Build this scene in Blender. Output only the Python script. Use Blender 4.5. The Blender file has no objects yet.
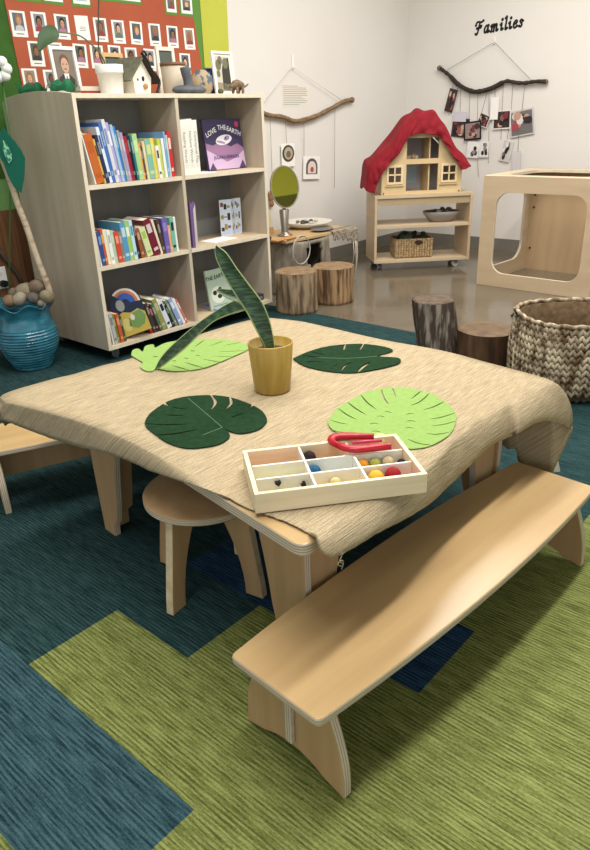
import bpy, bmesh, math, random
from mathutils import Vector, Matrix, noise
PI = math.pi
sin, cos = math.sin, math.cos
C = bpy.context.scene.collection
random.seed(7)

# ------------------------------------------------------------------ camera
S = 1.12                                   # lens height above the floor
YAW, PITCH, ROLL, FPX = 0.84218, 0.41703, -0.03527, 689.47
def _rz(v):
    c, s = cos(-YAW), sin(-YAW)
    return Vector((c*v[0]-s*v[1], s*v[0]+c*v[1], v[2]))
FWD = _rz((0, cos(PITCH), -sin(PITCH))); DWN = _rz((0, -sin(PITCH), -cos(PITCH))); RGT = _rz((1, 0, 0))
EYE = Vector((0, 0, S))
HOR = Vector((FWD.x, FWD.y, 0)).normalized()     # level viewing direction
def ray(px, py):                                  # photograph measurement -> direction in the room
    u, v = px-295, py-425
    c, s = cos(ROLL), sin(ROLL)
    u, v = c*u+s*v, -s*u+c*v
    return RGT*(u/FPX) + DWN*(v/FPX) + FWD
def atz(px, py, z=0.0):
    d = ray(px, py); return EYE + d*((z-S)/d.z)
def aty(px, py, y):
    d = ray(px, py); return EYE + d*(y/d.y)
def atx(px, py, x):
    d = ray(px, py); return EYE + d*(x/d.x)
def atp(px, py, P, N):
    d = ray(px, py); N = Vector(N); return EYE + d*((Vector(P)-EYE).dot(N)/d.dot(N))
cd = bpy.data.cameras.new('camera'); cam = bpy.data.objects.new('camera', cd); C.objects.link(cam)
c_, s_ = cos(ROLL), sin(ROLL)
X = RGT*c_ - DWN*s_; Y = -(RGT*s_ + DWN*c_); Z = -FWD
cam.matrix_world = Matrix(((X.x, Y.x, Z.x, EYE.x), (X.y, Y.y, Z.y, EYE.y), (X.z, Y.z, Z.z, EYE.z), (0, 0, 0, 1)))
cd.sensor_fit = 'VERTICAL'; cd.sensor_height = 24; cd.lens = FPX*24/850; cd.clip_start = 0.02
bpy.context.scene.camera = cam

# --------------------------------------------------------------- materials
def lin(c):
    def f(v):
        v /= 255.0
        return v/12.92 if v <= .04045 else ((v+.055)/1.055)**2.4
    return (f(c[0]), f(c[1]), f(c[2]), 1)
_M = {}
def mat(name, col, rough=.6, col2=None, scale=(8, 8, 8), bump=0.0, bscale=None, spec=.4, metal=0, detail=3, sharp=None, trans=0, ior=1.45, coat=0):
    if name in _M: return _M[name]
    m = bpy.data.materials.new(name); m.use_nodes = True
    nt = m.node_tree; b = nt.nodes['Principled BSDF']
    b.inputs['Base Color'].default_value = lin(col); b.inputs['Roughness'].default_value = rough
    b.inputs['Specular IOR Level'].default_value = spec; b.inputs['Metallic'].default_value = metal
    b.inputs['IOR'].default_value = ior
    if trans: b.inputs['Transmission Weight'].default_value = trans
    if coat: b.inputs['Coat Weight'].default_value = coat; b.inputs['Coat Roughness'].default_value = .15
    if col2 or bump:
        tc = nt.nodes.new('ShaderNodeTexCoord'); mp = nt.nodes.new('ShaderNodeMapping')
        mp.inputs['Scale'].default_value = scale
        nt.links.new(tc.outputs['Object'], mp.inputs['Vector'])
        n = nt.nodes.new('ShaderNodeTexNoise'); n.inputs['Scale'].default_value = 1; n.inputs['Detail'].default_value = detail
        nt.links.new(mp.outputs['Vector'], n.inputs['Vector'])
        if col2:
            r = nt.nodes.new('ShaderNodeValToRGB')
            lo, hi = sharp or (.3, .7)
            r.color_ramp.elements[0].position = lo; r.color_ramp.elements[1].position = hi
            r.color_ramp.elements[0].color = lin(col); r.color_ramp.elements[1].color = lin(col2)
            nt.links.new(n.outputs['Fac'], r.inputs['Fac']); nt.links.new(r.outputs['Color'], b.inputs['Base Color'])
        if bump:
            src = n
            if bscale:
                mp2 = nt.nodes.new('ShaderNodeMapping'); mp2.inputs['Scale'].default_value = bscale
                nt.links.new(tc.outputs['Object'], mp2.inputs['Vector'])
                src = nt.nodes.new('ShaderNodeTexNoise'); src.inputs['Scale'].default_value = 1; src.inputs['Detail'].default_value = 2
                nt.links.new(mp2.outputs['Vector'], src.inputs['Vector'])
            bp = nt.nodes.new('ShaderNodeBump'); bp.inputs['Strength'].default_value = bump; bp.inputs['Distance'].default_value = .01
            nt.links.new(src.outputs['Fac'], bp.inputs['Height']); nt.links.new(bp.outputs['Normal'], b.inputs['Normal'])
    _M[name] = m
    return m
def flat(col, rough=.6, spec=.35):
    return mat('paint_%02x%02x%02x_%d' % (int(col[0]), int(col[1]), int(col[2]), int(rough*100)), col, rough, spec=spec)
def carpet_mat(name, dark, mid, light):
    m = bpy.data.materials.new(name); m.use_nodes = True
    nt = m.node_tree; b = nt.nodes['Principled BSDF']
    b.inputs['Roughness'].default_value = .95; b.inputs['Specular IOR Level'].default_value = .1
    tc = nt.nodes.new('ShaderNodeTexCoord')
    def nz(sc, det):
        mp = nt.nodes.new('ShaderNodeMapping'); mp.inputs['Scale'].default_value = sc
        nt.links.new(tc.outputs['Object'], mp.inputs['Vector'])
        n = nt.nodes.new('ShaderNodeTexNoise'); n.inputs['Scale'].default_value = 1; n.inputs['Detail'].default_value = det
        nt.links.new(mp.outputs['Vector'], n.inputs['Vector']); return n
    a = nz((260, 16, 1), 2); c = nz((430, 150, 1), 1); e = nz((40, 2.2, 1), 2)
    wv = nt.nodes.new('ShaderNodeTexWave'); wv.wave_type = 'BANDS'; wv.bands_direction = 'X'; wv.inputs['Scale'].default_value = 34; wv.inputs['Distortion'].default_value = .8; wv.inputs['Detail'].default_value = 1
    nt.links.new(tc.outputs['Object'], wv.inputs['Vector'])
    def mth(op, x, y):
        q = nt.nodes.new('ShaderNodeMath'); q.operation = op
        for i, v in enumerate((x, y)):
            if isinstance(v, float): q.inputs[i].default_value = v
            else: nt.links.new(v, q.inputs[i])
        return q.outputs[0]
    f = mth('ADD', mth('MULTIPLY', a.outputs['Fac'], .55), mth('ADD', mth('MULTIPLY', c.outputs['Fac'], .27), mth('MULTIPLY', e.outputs['Fac'], .18)))
    f = mth('ADD', mth('MULTIPLY', f, .88), mth('MULTIPLY', wv.outputs['Fac'], .11))
    r = nt.nodes.new('ShaderNodeValToRGB'); el = r.color_ramp.elements
    el[0].position = .38; el[0].color = lin(dark); el[1].position = .60; el[1].color = lin(light)
    k = el.new(.5); k.color = lin(mid)
    nt.links.new(f, r.inputs['Fac']); nt.links.new(r.outputs['Color'], b.inputs['Base Color'])
    bp = nt.nodes.new('ShaderNodeBump'); bp.inputs['Strength'].default_value = .5; bp.inputs['Distance'].default_value = .006
    nt.links.new(f, bp.inputs['Height']); nt.links.new(bp.outputs['Normal'], b.inputs['Normal'])
    return m
def weave_mat(name, dark, light):                 # coarse woven cloth, threads along x
    m = bpy.data.materials.new(name); m.use_nodes = True
    nt = m.node_tree; b = nt.nodes['Principled BSDF']
    b.inputs['Roughness'].default_value = .95; b.inputs['Specular IOR Level'].default_value = .08
    tc = nt.nodes.new('ShaderNodeTexCoord'); sp = nt.nodes.new('ShaderNodeSeparateXYZ'); nt.links.new(tc.outputs['Object'], sp.inputs[0])
    ad = nt.nodes.new('ShaderNodeMath'); ad.operation = 'ADD'; nt.links.new(sp.outputs['Y'], ad.inputs[0]); nt.links.new(sp.outputs['Z'], ad.inputs[1])
    cb = nt.nodes.new('ShaderNodeCombineXYZ'); nt.links.new(sp.outputs['X'], cb.inputs['X']); nt.links.new(ad.outputs[0], cb.inputs['Y'])
    def nz(sc, det):
        mp = nt.nodes.new('ShaderNodeMapping'); mp.inputs['Scale'].default_value = sc
        nt.links.new(cb.outputs[0], mp.inputs['Vector'])
        n = nt.nodes.new('ShaderNodeTexNoise'); n.inputs['Scale'].default_value = 1; n.inputs['Detail'].default_value = det
        nt.links.new(mp.outputs['Vector'], n.inputs['Vector']); return n
    a = nz((16, 330, 1), 2); c = nz((260, 200, 1), 1)
    mx = nt.nodes.new('ShaderNodeMath'); mx.operation = 'MULTIPLY_ADD'; nt.links.new(c.outputs['Fac'], mx.inputs[0]); mx.inputs[1].default_value = .3
    sc = nt.nodes.new('ShaderNodeMath'); sc.operation = 'MULTIPLY'; nt.links.new(a.outputs['Fac'], sc.inputs[0]); sc.inputs[1].default_value = .7
    nt.links.new(sc.outputs[0], mx.inputs[2])
    r = nt.nodes.new('ShaderNodeValToRGB'); el = r.color_ramp.elements
    el[0].position = .42; el[0].color = lin(dark); el[1].position = .57; el[1].color = lin(light)
    nt.links.new(mx.outputs[0], r.inputs['Fac']); nt.links.new(r.outputs['Color'], b.inputs['Base Color'])
    bp = nt.nodes.new('ShaderNodeBump'); bp.inputs['Strength'].default_value = .55; bp.inputs['Distance'].default_value = .006
    nt.links.new(mx.outputs[0], bp.inputs['Height']); nt.links.new(bp.outputs['Normal'], b.inputs['Normal'])
    return m
def ply_edge(name, axis, freq, c1=(206, 194, 172), c2=(168, 146, 116)):
    m = bpy.data.materials.new(name); m.use_nodes = True
    nt = m.node_tree; b = nt.nodes['Principled BSDF']; b.inputs['Roughness'].default_value = .55
    tc = nt.nodes.new('ShaderNodeTexCoord'); w = nt.nodes.new('ShaderNodeTexWave'); w.wave_type = 'BANDS'; w.bands_direction = axis
    w.inputs['Scale'].default_value = freq; w.inputs['Distortion'].default_value = .6; w.inputs['Detail'].default_value = 1
    nt.links.new(tc.outputs['Object'], w.inputs['Vector'])
    r = nt.nodes.new('ShaderNodeValToRGB'); r.color_ramp.elements[0].position = .15; r.color_ramp.elements[1].position = .6
    r.color_ramp.elements[0].color = lin(c2); r.color_ramp.elements[1].color = lin(c1)
    nt.links.new(w.outputs['Fac'], r.inputs['Fac']); nt.links.new(r.outputs['Color'], b.inputs['Base Color'])
    return m

WHITE = mat('white_paint', (238, 236, 230), .5)
PLY = mat('birch_ply', (180, 148, 103), .26, (193, 162, 115), (2, 22, 22), spec=.5)
PLYX = mat('birch_ply_vertical', (178, 142, 100), .35, (192, 157, 114), (26, 26, 2), spec=.45)
PEZ = ply_edge('ply_edge_z', 'Z', 55); PEX = ply_edge('ply_edge_x', 'X', 55); PEY = ply_edge('ply_edge_y', 'Y', 55)
PED = mat('ply_edge_plain', (220, 203, 170), .55, (196, 172, 134), (40, 40, 40))
MAPLE = mat('grey_maple', (178, 163, 141), .5, (196, 182, 160), (14, 14, 1.4))
MAPLEH = mat('maple_shelf', (196, 174, 142), .5, (208, 188, 156), (1.6, 16, 16))
MAPLEE = mat('maple_edge', (214, 201, 176), .5, (224, 212, 190), (30, 30, 3))
PINE = mat('pale_pine', (226, 206, 166), .55, (240, 224, 190), (3, 60, 60))
BIRCHL = mat('light_birch', (194, 170, 138), .5, (206, 184, 152), (2, 2, 14))
HOUSE = mat('dollhouse_birch', (208, 180, 134), .5, (218, 194, 150), (3, 3, 18))
CLOTH = weave_mat('tan_weave', (156, 140, 113), (187, 169, 137))
BLACKM = flat((28, 27, 27), .5); STRING = flat((120, 108, 92), .9); STRW = flat((205, 198, 186), .9)
PAPER = flat((240, 238, 232), .7); PAGES = mat('book_pages', (232, 224, 206), .8, (212, 202, 182), (4, 90, 4))

# ----------------------------------------------------------------- helpers
def newbm(): return bmesh.new()
def box(bm, lo, hi, M=None, mi=0):
    x0, y0, z0 = lo; x1, y1, z1 = hi
    vs = [Vector(p) for p in ((x0,y0,z0),(x1,y0,z0),(x1,y1,z0),(x0,y1,z0),(x0,y0,z1),(x1,y0,z1),(x1,y1,z1),(x0,y1,z1))]
    if M is not None: vs = [M @ v for v in vs]
    v = [bm.verts.new(p) for p in vs]
    for q in ((3,2,1,0),(4,5,6,7),(0,1,5,4),(1,2,6,5),(2,3,7,6),(3,0,4,7)):
        f = bm.faces.new([v[i] for i in q]); f.material_index = mi
    return v
def frame_of(d):
    d = d.normalized(); a = Vector((0, 0, 1)) if abs(d.z) < .9 else Vector((1, 0, 0))
    u = d.cross(a).normalized(); return u, d.cross(u).normalized()
def tube(bm, pts, r, seg=8, mi=0, caps=True):
    pts = [Vector(p) for p in pts]; n = len(pts)
    rs = r if isinstance(r, (list, tuple)) else [r]*n
    rings = []; u = None
    for i, p in enumerate(pts):
        d = (pts[min(i+1, n-1)] - pts[max(i-1, 0)])
        if d.length < 1e-9: d = Vector((0, 0, 1))
        d.normalize()
        if u is None: u, w = frame_of(d)
        else:
            u = (u - d*u.dot(d))
            u = u.normalized() if u.length > 1e-6 else frame_of(d)[0]
            w = d.cross(u)
        rings.append([bm.verts.new(p + (u*cos(2*PI*k/seg) + w*sin(2*PI*k/seg))*rs[i]) for k in range(seg)])
    for i in range(n-1):
        for k in range(seg):
            f = bm.faces.new((rings[i][k], rings[i][(k+1) % seg], rings[i+1][(k+1) % seg], rings[i+1][k])); f.material_index = mi; f.smooth = True
    if caps:
        for rg in (rings[0], rings[-1]):
            try: f = bm.faces.new(rg); f.material_index = mi
            except ValueError: pass
def lathe(bm, prof, seg=40, cen=(0, 0, 0), mi=0, fr=None, smooth=True):   # prof: (r, z); fr(angle, r, z) -> (r, z)
    cx, cy, cz = cen; rings = []
    for (r, z) in prof:
        if r < 1e-6: rings.append([bm.verts.new((cx, cy, cz+z))]); continue
        rg = []
        for k in range(seg):
            a = 2*PI*k/seg
            rr, zz = fr(a, r, z) if fr else (r, z)
            rg.append(bm.verts.new((cx+rr*cos(a), cy+rr*sin(a), cz+zz)))
        rings.append(rg)
    for a, b in zip(rings[:-1], rings[1:]):
        for k in range(seg):
            k2 = (k+1) % seg
            if len(a) == 1 and len(b) == 1: break
            if len(a) == 1: q = (a[0], b[k2], b[k])
            elif len(b) == 1: q = (a[k], a[k2], b[0])
            else: q = (a[k], a[k2], b[k2], b[k])
            f = bm.faces.new(q); f.material_index = mi; f.smooth = smooth
def prism(bm, pts, ax, a0, a1, mside=0, mcap=0, M=None):   # polygon in the two other axes, extruded along ax
    def P(p, a):
        v = {'x': (a, p[0], p[1]), 'y': (p[0], a, p[1]), 'z': (p[0], p[1], a)}[ax]
        v = Vector(v); return M @ v if M is not None else v
    A = [bm.verts.new(P(p, a0)) for p in pts]; B = [bm.verts.new(P(p, a1)) for p in pts]; n = len(pts)
    for k in range(n):
        f = bm.faces.new((A[k], A[(k+1) % n], B[(k+1) % n], B[k])); f.material_index = mside
    for q in (A[::-1], B):
        f = bm.faces.new(q); f.material_index = mcap
def ringpanel(bm, outer, inner, ax, a0, a1, mside=0, mcap=0):   # panel with a hole, same number of points
    def P(p, a): return {'x': (a, p[0], p[1]), 'y': (p[0], a, p[1]), 'z': (p[0], p[1], a)}[ax]
    n = len(outer); V = [[bm.verts.new(P(p, a)) for p in L] for a in (a0, a1) for L in (outer, inner)]
    oa, ia, ob, ib = V
    for k in range(n):
        j = (k+1) % n
        for q, mi in (((oa[k], oa[j], ob[j], ob[k]), mside), ((ia[k], ia[j], ib[j], ib[k]), mside), ((oa[k], oa[j], ia[j], ia[k]), mcap), ((ob[k], ob[j], ib[j], ib[k]), mcap)):
            f = bm.faces.new(q); f.material_index = mi
def rrect(x0, y0, x1, y1, r, n=8):
    out = []
    for cx, cy, a in ((x1-r, y0+r, -PI/2), (x1-r, y1-r, 0), (x0+r, y1-r, PI/2), (x0+r, y0+r, PI)):
        for k in range(n+1):
            t = a + PI/2*k/n; out.append((cx+r*cos(t), cy+r*sin(t)))
    return out
def ball(bm, c, r, seg=14, rings=9, mi=0, sc=(1, 1, 1), M=None, jit=0):
    before = len(bm.verts)
    mm = Matrix.Translation(c) @ (M.to_4x4() if M is not None else Matrix()) @ Matrix.Diagonal((sc[0], sc[1], sc[2], 1))
    res = bmesh.ops.create_uvsphere(bm, u_segments=seg, v_segments=rings, radius=r, matrix=mm)
    for v in res['verts']:
        if jit: v.co += (v.co-Vector(c))*jit*noise.noise(v.co*3/r + Vector((c[0], c[1], 0))*9)
        for f in v.link_faces: f.material_index = mi; f.smooth = True
def obj(name, bm, mats, parent=None, smooth=None, loc=None, bevel=0, sub=0, solid=0):
    bmesh.ops.recalc_face_normals(bm, faces=bm.faces)
    me = bpy.data.meshes.new(name); bm.to_mesh(me); bm.free()
    if smooth is not None:
        for p in me.polygons: p.use_smooth = smooth
    for m in (mats if isinstance(mats, (list, tuple)) else [mats]): me.materials.append(m)
    o = bpy.data.objects.new(name, me); C.objects.link(o)
    if parent is not None: o.parent = parent
    if loc is not None: o.location = loc
    if bevel:
        b = o.modifiers.new('bevel', 'BEVEL'); b.width = bevel; b.segments = 2; b.limit_method = 'ANGLE'; b.angle_limit = .6
    if solid:
        b = o.modifiers.new('solidify', 'SOLIDIFY'); b.thickness = solid; b.offset = 0
    if sub:
        b = o.modifiers.new('subsurf', 'SUBSURF'); b.levels = sub; b.render_levels = sub
    return o
def tag(o, label, cat, group=None, kind=None):
    if label: o['label'] = label
    if cat: o['category'] = cat
    if group: o['group'] = group
    if kind: o['kind'] = kind
    return o
def thing(name, label, cat, loc=(0, 0, 0), rz=0, group=None):
    o = bpy.data.objects.new(name, None); C.objects.link(o); o.empty_display_size = .05
    o.location = loc; o.rotation_euler = (0, 0, rz)
    return tag(o, label, cat, group)
def struct(name, bm, m, **k):
    o = obj(name, bm, m, **k); o['kind'] = 'structure'; return o
def text_obj(name, body, size, m, parent, M, extrude=.0006, bold=0, shear=0, align='CENTER'):
    cu = bpy.data.curves.new(name, 'FONT'); cu.body = body; cu.size = size; cu.extrude = extrude; cu.offset = bold; cu.shear = shear
    cu.align_x = align; cu.align_y = 'CENTER'; cu.resolution_u = 3
    t = bpy.data.objects.new(name, cu); C.objects.link(t)
    dg = bpy.context.evaluated_depsgraph_get()
    me = bpy.data.meshes.new_from_object(t.evaluated_get(dg)); C.objects.unlink(t); bpy.data.objects.remove(t); bpy.data.curves.remove(cu)
    me.materials.clear(); me.materials.append(m)
    me.transform(M)
    o = bpy.data.objects.new(name, me); C.objects.link(o)
    if parent is not None: o.parent = parent
    return o
def lerp(a, b, t): return a + (b-a)*t
def interp(pts, n):                                # Catmull-Rom through points
    P = [Vector(p) for p in pts]; out = []
    for i in range(len(P)-1):
        p0, p1, p2, p3 = P[max(i-1, 0)], P[i], P[i+1], P[min(i+2, len(P)-1)]
        for k in range(n):
            t = k/n
            out.append(.5*((2*p1) + (p2-p0)*t + (2*p0-5*p1+4*p2-p3)*t*t + (3*p1-p0-3*p2+p3)*t**3))
    out.append(P[-1]); return out

# ------------------------------------------------------------- the setting
WX, WY, CH = 5.88, 3.75, 2.9
WALL = mat('wall_paint', (222, 217, 210), .75, (226, 222, 216), (1.2, 1.2, 1.2), spec=.2)
b = newbm(); box(b, (-3.2, -3.2, -.12), (WX+.1, WY+.1, -.003))
struct('floor', b, mat('polished_concrete', (96, 87, 73), .14, (114, 104, 88), (2.2, 2.2, 2.2), detail=6, spec=.5))
b = newbm(); box(b, (-3.2, WY, -.1), (WX+.1, WY+.1, CH)); struct('wall_back', b, WALL)
b = newbm(); box(b, (WX, -3.2, -.1), (WX+.1, WY, CH)); struct('wall_right', b, WALL)
b = newbm(); box(b, (-3.2, -3.2, CH), (WX+.1, WY+.1, CH+.1)); struct('ceiling', b, mat('ceiling_paint', (236, 232, 224), .9, spec=.1))
b = newbm(); box(b, (3.3, -3.2, -.1), (WX, -3.1, CH)); struct('wall_front', b, mat('lime_paint', (196, 196, 66), .7))
b = newbm(); box(b, (3.3, -3.0995, -.003), (WX-.0003, -3.09, 1.62)); struct('mirror_shade_panel_1', b, flat((108, 108, 36), .7))  # added unseen panel, olive for the shaded lower half of the mirror's reflection
BASE = flat((122, 117, 108), .5)
b = newbm(); box(b, (-3.2, WY-.012, -.003), (WX-.012, WY-.0002, .1)); struct('baseboard_back', b, BASE)
b = newbm(); box(b, (WX-.012, -3.0, -.003), (WX-.0002, WY-.012, .1)); struct('baseboard_right', b, BASE)

TEAL = carpet_mat('carpet_teal', (18, 38, 40), (36, 62, 63), (54, 80, 80))
BLUE = carpet_mat('carpet_blue_teal', (24, 46, 52), (48, 75, 82), (68, 96, 102))
GREEN = carpet_mat('carpet_green', (76, 83, 40), (114, 121, 65), (140, 147, 88))
NAVY = carpet_mat('carpet_navy', (16, 36, 58), (34, 62, 90), (52, 84, 112))
b = newbm()
def plank(x0, x1, y0, y1, mi):
    f = b.faces.new([b.verts.new((x, y, 0)) for x, y in ((x0, y0), (x1, y0), (x1, y1), (x0, y1))]); f.material_index = mi
cols = [(-3.2, .007, [(-3.2, .2, 2), (.2, 3.74, 0)]),
        (.007, .252, [(-3.2, 1.0, 2), (1.0, 3.74, 0)]),
        (.252, .498, [(-3.2, .718, 2), (.718, 1.7, 1), (1.7, 3.74, 0)]),
        (.498, .743, [(-3.2, 1.288, 2), (1.288, 3.74, 0)]),
        (.743, .983, [(-3.2, 1.018, 2), (1.018, 3.74, 0)]),
        (.983, 1.232, [(-3.2, .553, 2), (.553, 1.3, 3), (1.3, 3.74, 0)]),
        (1.232, 1.48, [(-3.2, .78, 2), (.78, 3.74, 0)]),
        (1.48, 1.725, [(-3.2, .62, 2), (.62, 3.74, 0)]),
        (1.725, 1.97, [(-3.2, .53, 2), (.53, 3.74, 0)]),
        (1.97, 2.22, [(-3.2, .32, 2), (.32, 3.74, 0)]),
        (2.22, 3.27, [(-3.2, -.1, 2), (-.1, 3.74, 0)])]
for x0, x1, L in cols:
    for y0, y1, mi in L: plank(x0, x1, y0, y1, mi)
cp = struct('floor_carpet', b, [TEAL, BLUE, GREEN, NAVY])

# ------------------------------------------------------------------ lights
def area(name, loc, sx, sy, power, col, rot=(0, 0, 0)):
    l = bpy.data.lights.new(name, 'AREA'); l.shape = 'RECTANGLE'; l.size = sx; l.size_y = sy; l.energy = power; l.color = col
    o = bpy.data.objects.new(name, l); C.objects.link(o); o.location = loc; o.rotation_euler = rot; return o
area('ceiling_lamp', (1.2, .72, 2.84), 3.4, .14, 72, (1, .97, .93))
area('ceiling_lamp', (2.6, 2.0, 2.84), 3.6, .4, 58, (1, .97, .93))
area('ceiling_lamp', (4.4, 1.2, 2.84), 1.0, 2.6, 56, (1, .97, .93))
w = bpy.data.worlds.new('daylight'); bpy.context.scene.world = w; w.use_nodes = True
w.node_tree.nodes['Background'].inputs[0].default_value = (.88, .94, 1.0, 1); w.node_tree.nodes['Background'].inputs[1].default_value = .78
vs = bpy.context.scene.view_settings
bpy.context.scene.display_settings.display_device = 'sRGB'
vs.view_transform = 'Standard'; vs.look = 'None'; vs.exposure = .25; vs.gamma = 1; vs.use_curve_mapping = False

# ------------------------------------------------------------------- table
TZ = .44; CZ = TZ + .005                          # board top, cloth level
N0 = atz(303, 549, TZ)
P1, P2, P3, P4 = (atz(*q, .212) for q in ((229, 655), (318, 722), (595, 487), (517, 461)))
ax = ((P3-P2)+(P4-P1)).normalized(); ang = math.atan2(ax.y, ax.x)      # table and bench stand parallel
T = thing('table', 'low birch plywood table under the tan woven cloth, one bare corner showing', 'table', (N0.x, N0.y, 0), ang)
def quad_round(P, r, n=6):
    out = []
    for i, p in enumerate(P):
        p = Vector(p); a = (Vector(P[i-1])-p).normalized(); c = (Vector(P[(i+1) % len(P)])-p).normalized()
        for k in range(n+1):
            t = k/n; q = (p+a*r)*(1-t)**2 + p*2*t*(1-t) + (p+c*r)*t*t; out.append((q.x, q.y))
    return out
TW, TD = 1.04, 1.12
RI = Matrix.Rotation(-ang, 4, 'Z')
ul = RI @ (atz(123, 437.5, TZ)-N0); ur = RI @ (atz(470, 428, TZ)-N0)
L0 = ul.normalized()*(TD/ul.normalized().y); R0 = ur.normalized()*(TW/ur.normalized().x)
b = newbm(); prism(b, quad_round([(0, 0), (R0.x-.02, R0.y+.01), (TW-.02, TD), (L0.x+.012, L0.y)], .035), 'z', TZ-.026, TZ, 1, 0)
obj('tabletop', b, [PLY, PEZ], T, bevel=.003)
INS = .125
for c, dx, dy in (((INS, INS), 1, 1), ((TW-INS, INS), -1, 1), ((INS, TD-INS), 1, -1), ((TW-INS, TD-INS), -1, -1)):
    b = newbm(); h = TZ-.0265; th = .02
    def prof(w, foot):
        P = [(.012, 0), (w*foot, 0), (w*foot+.002, .045), (w*foot+.018, .05)]
        for k in range(3, 11):
            t = k/10; P.append((w*(foot+.16+(1-foot-.16)*t**1.7), h*t))
        return P + [(0, h), (0, h*.5)]
    P = [(c[1]+dy*p, z) for p, z in prof(.17, .42)]; prism(b, P, 'x', c[0], c[0]+dx*th, 1, 0)
    P = [(c[0]+dx*(th+.0005+p), z) for p, z in prof(.13, .42)]; prism(b, P, 'y', c[1]+dy*.010, c[1]+dy*(th+.010), 2, 0)
    obj('leg', b, [PLYX, PEX, PEY], T, bevel=.002)

# tan cloth: fold line where it leaves the board, hem below
def interp_list(L, n):
    return interp(L, n)
stations = []                                     # (fold point, hem point)
def add_side(folds, hems): stations.extend(zip(folds, hems))
def resample(pts, n):
    P = [Vector(p) for p in pts]; d = [0]
    for a, c in zip(P[:-1], P[1:]): d.append(d[-1]+(c-a).length)
    out = []; j = 0
    for i in range(n):
        s = d[-1]*i/(n-1)
        while j < len(d)-2 and d[j+1] < s: j += 1
        t = (s-d[j])/max(d[j+1]-d[j], 1e-9); out.append(P[j].lerp(P[j+1], min(max(t, 0), 1)))
    return out
# left side, from the bare corner to the far left corner
f = resample(interp([atz(*q, CZ) for q in ((218, 492), (199, 480), (180, 469), (152, 452), (123, 437.5), (100, 428), (70, 418), (40, 410), (20, 405), (7, 402.5))], 6), 46)
hp = resample(interp([(213, 492, 0), (195, 485.5, 0), (175, 479, 0), (152.5, 471.5, 0), (128, 460.5, 0), (102, 452, 0), (80, 447, 0), (51, 438, 0), (25, 428.5, 0), (4, 420, 0)], 6), 46)
h = []
for a, q in zip(f, hp):
    p = atp(q.x, q.y, a + Vector((-.012, 0, 0)), (1, -.12, 0)); h.append(p)
add_side(f, h)
# far left edge and back corner
f = resample(interp([atz(*q, CZ) for q in ((3, 399), (1, 396.5), (13, 391), (51, 380), (76, 374), (102, 366), (132, 358.5), (190, 338), (230, 325.5), (260, 318.5), (278, 319))], 5), 60)
h = [p + Vector((.0, .012, -.10-.01*sin(p.x*30))) for p in f]
h[0] = atp(0, 418, f[0], (1, -.12, 0))
add_side(f, h)
f = resample(interp([atz(*q, CZ) for q in ((300, 321.5), (321, 326), (382, 340), (440, 350.5), (490, 363.5), (524, 372.5), (545, 378.5))], 5), 56)
h = []
for i, p in enumerate(f):
    t = i/(len(f)-1); z = .30 if t < .68 else lerp(.30, .17, min((t-.68)/.14, 1))
    h.append(Vector((p.x+.015, p.y, z)) + Vector((.012*sin(t*40)*(t < .7), 0, 0)))
fl_ = resample(interp([(500, 440, 0), (507, 449, 0), (516, 449, 0), (518.5, 462, 0), (530, 466, 0), (542, 470, 0), (552, 474, 0)], 4), 18)
for i, q_ in enumerate(fl_):
    j_ = len(h)-18+i; h[j_] = h[j_].lerp(atx(q_.x, q_.y, f[-1].x-.03), min(1, i/3))
add_side(f, h)
# near right corner and near right edge
yn = atz(440, 455, CZ).y - .03
f = resample(interp([atz(*q, CZ) for q in ((553, 382), (548, 384), (526, 393.5), (489, 413.5), (460, 434.5), (440, 455), (420, 471), (400, 484), (380, 496), (350, 514), (330, 525), (315, 532.5))], 6), 74)
hp = resample(interp([(q[0], q[1], 0) for q in ((572, 430), (566, 426), (557, 423), (545, 421), (533, 424), (519, 433), (505, 438.5), (489, 446.5), (475, 460), (460, 475), (445, 489), (429, 504), (401, 521), (379, 532), (351, 549), (333, 557), (321, 551), (316, 534))], 6), 74)
h = []
for i, (a, q) in enumerate(zip(f, hp)):
    t = i/(len(f)-1)
    h.append(aty(q.x, q.y, a.y-.028 - .02*(1-t)*(t < .2)))
add_side(f, h)
# edge lying across the bare corner of the board
f = resample(interp([atz(*q, CZ) for q in ((309, 530.5), (296, 524.5), (283, 519), (262, 512), (243, 505), (228, 497))], 4), 22)
h = [p + (Vector((N0.x, N0.y, p.z))-p).normalized()*.006 + Vector((0, 0, -.001)) for p in f]
add_side(f, h)
b = newbm(); n = len(stations); cen = Vector((0, 0, 0))
for a, _ in stations: cen += a
cen /= n; rows = []
for k in range(1, 15):
    t = k/14; rows.append([b.verts.new(cen.lerp(a, t) + Vector((0, 0, .0016*noise.noise(cen.lerp(a, t)*9)*(t < .95)))) for a, _ in stations])
for k in range(1, 8):
    t = k/7; R = []
    for i, (a, hh) in enumerate(stations):
        o = Vector((hh.x-a.x, hh.y-a.y, 0)); dz = hh.z-a.z
        p = a + o*min(1, sin(t*PI/2)*1.0) + Vector((0, 0, dz*(t**1.35)))
        if k == 7: p += Vector((0, 0, .0022*noise.noise(Vector((i*.9, 3, 1)))))
        R.append(b.verts.new(p))
    rows.append(R)
c0 = b.verts.new(cen)
for i in range(n): b.faces.new((c0, rows[0][i], rows[0][(i+1) % n]))
for A, B in zip(rows[:-1], rows[1:]):
    for i in range(n): b.faces.new((A[i], A[(i+1) % n], B[(i+1) % n], B[i]))
cl = obj('tablecloth', b, CLOTH, smooth=True, solid=.003)
tag(cl, 'tan woven cloth draped over the low table, frayed along its hem', 'tablecloth')
b = newbm()
p0 = aty(341, 553, yn); L = [p0 + Vector((.004*sin(k*1.3), 0, -.004*k)) for k in range(6)]
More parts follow.
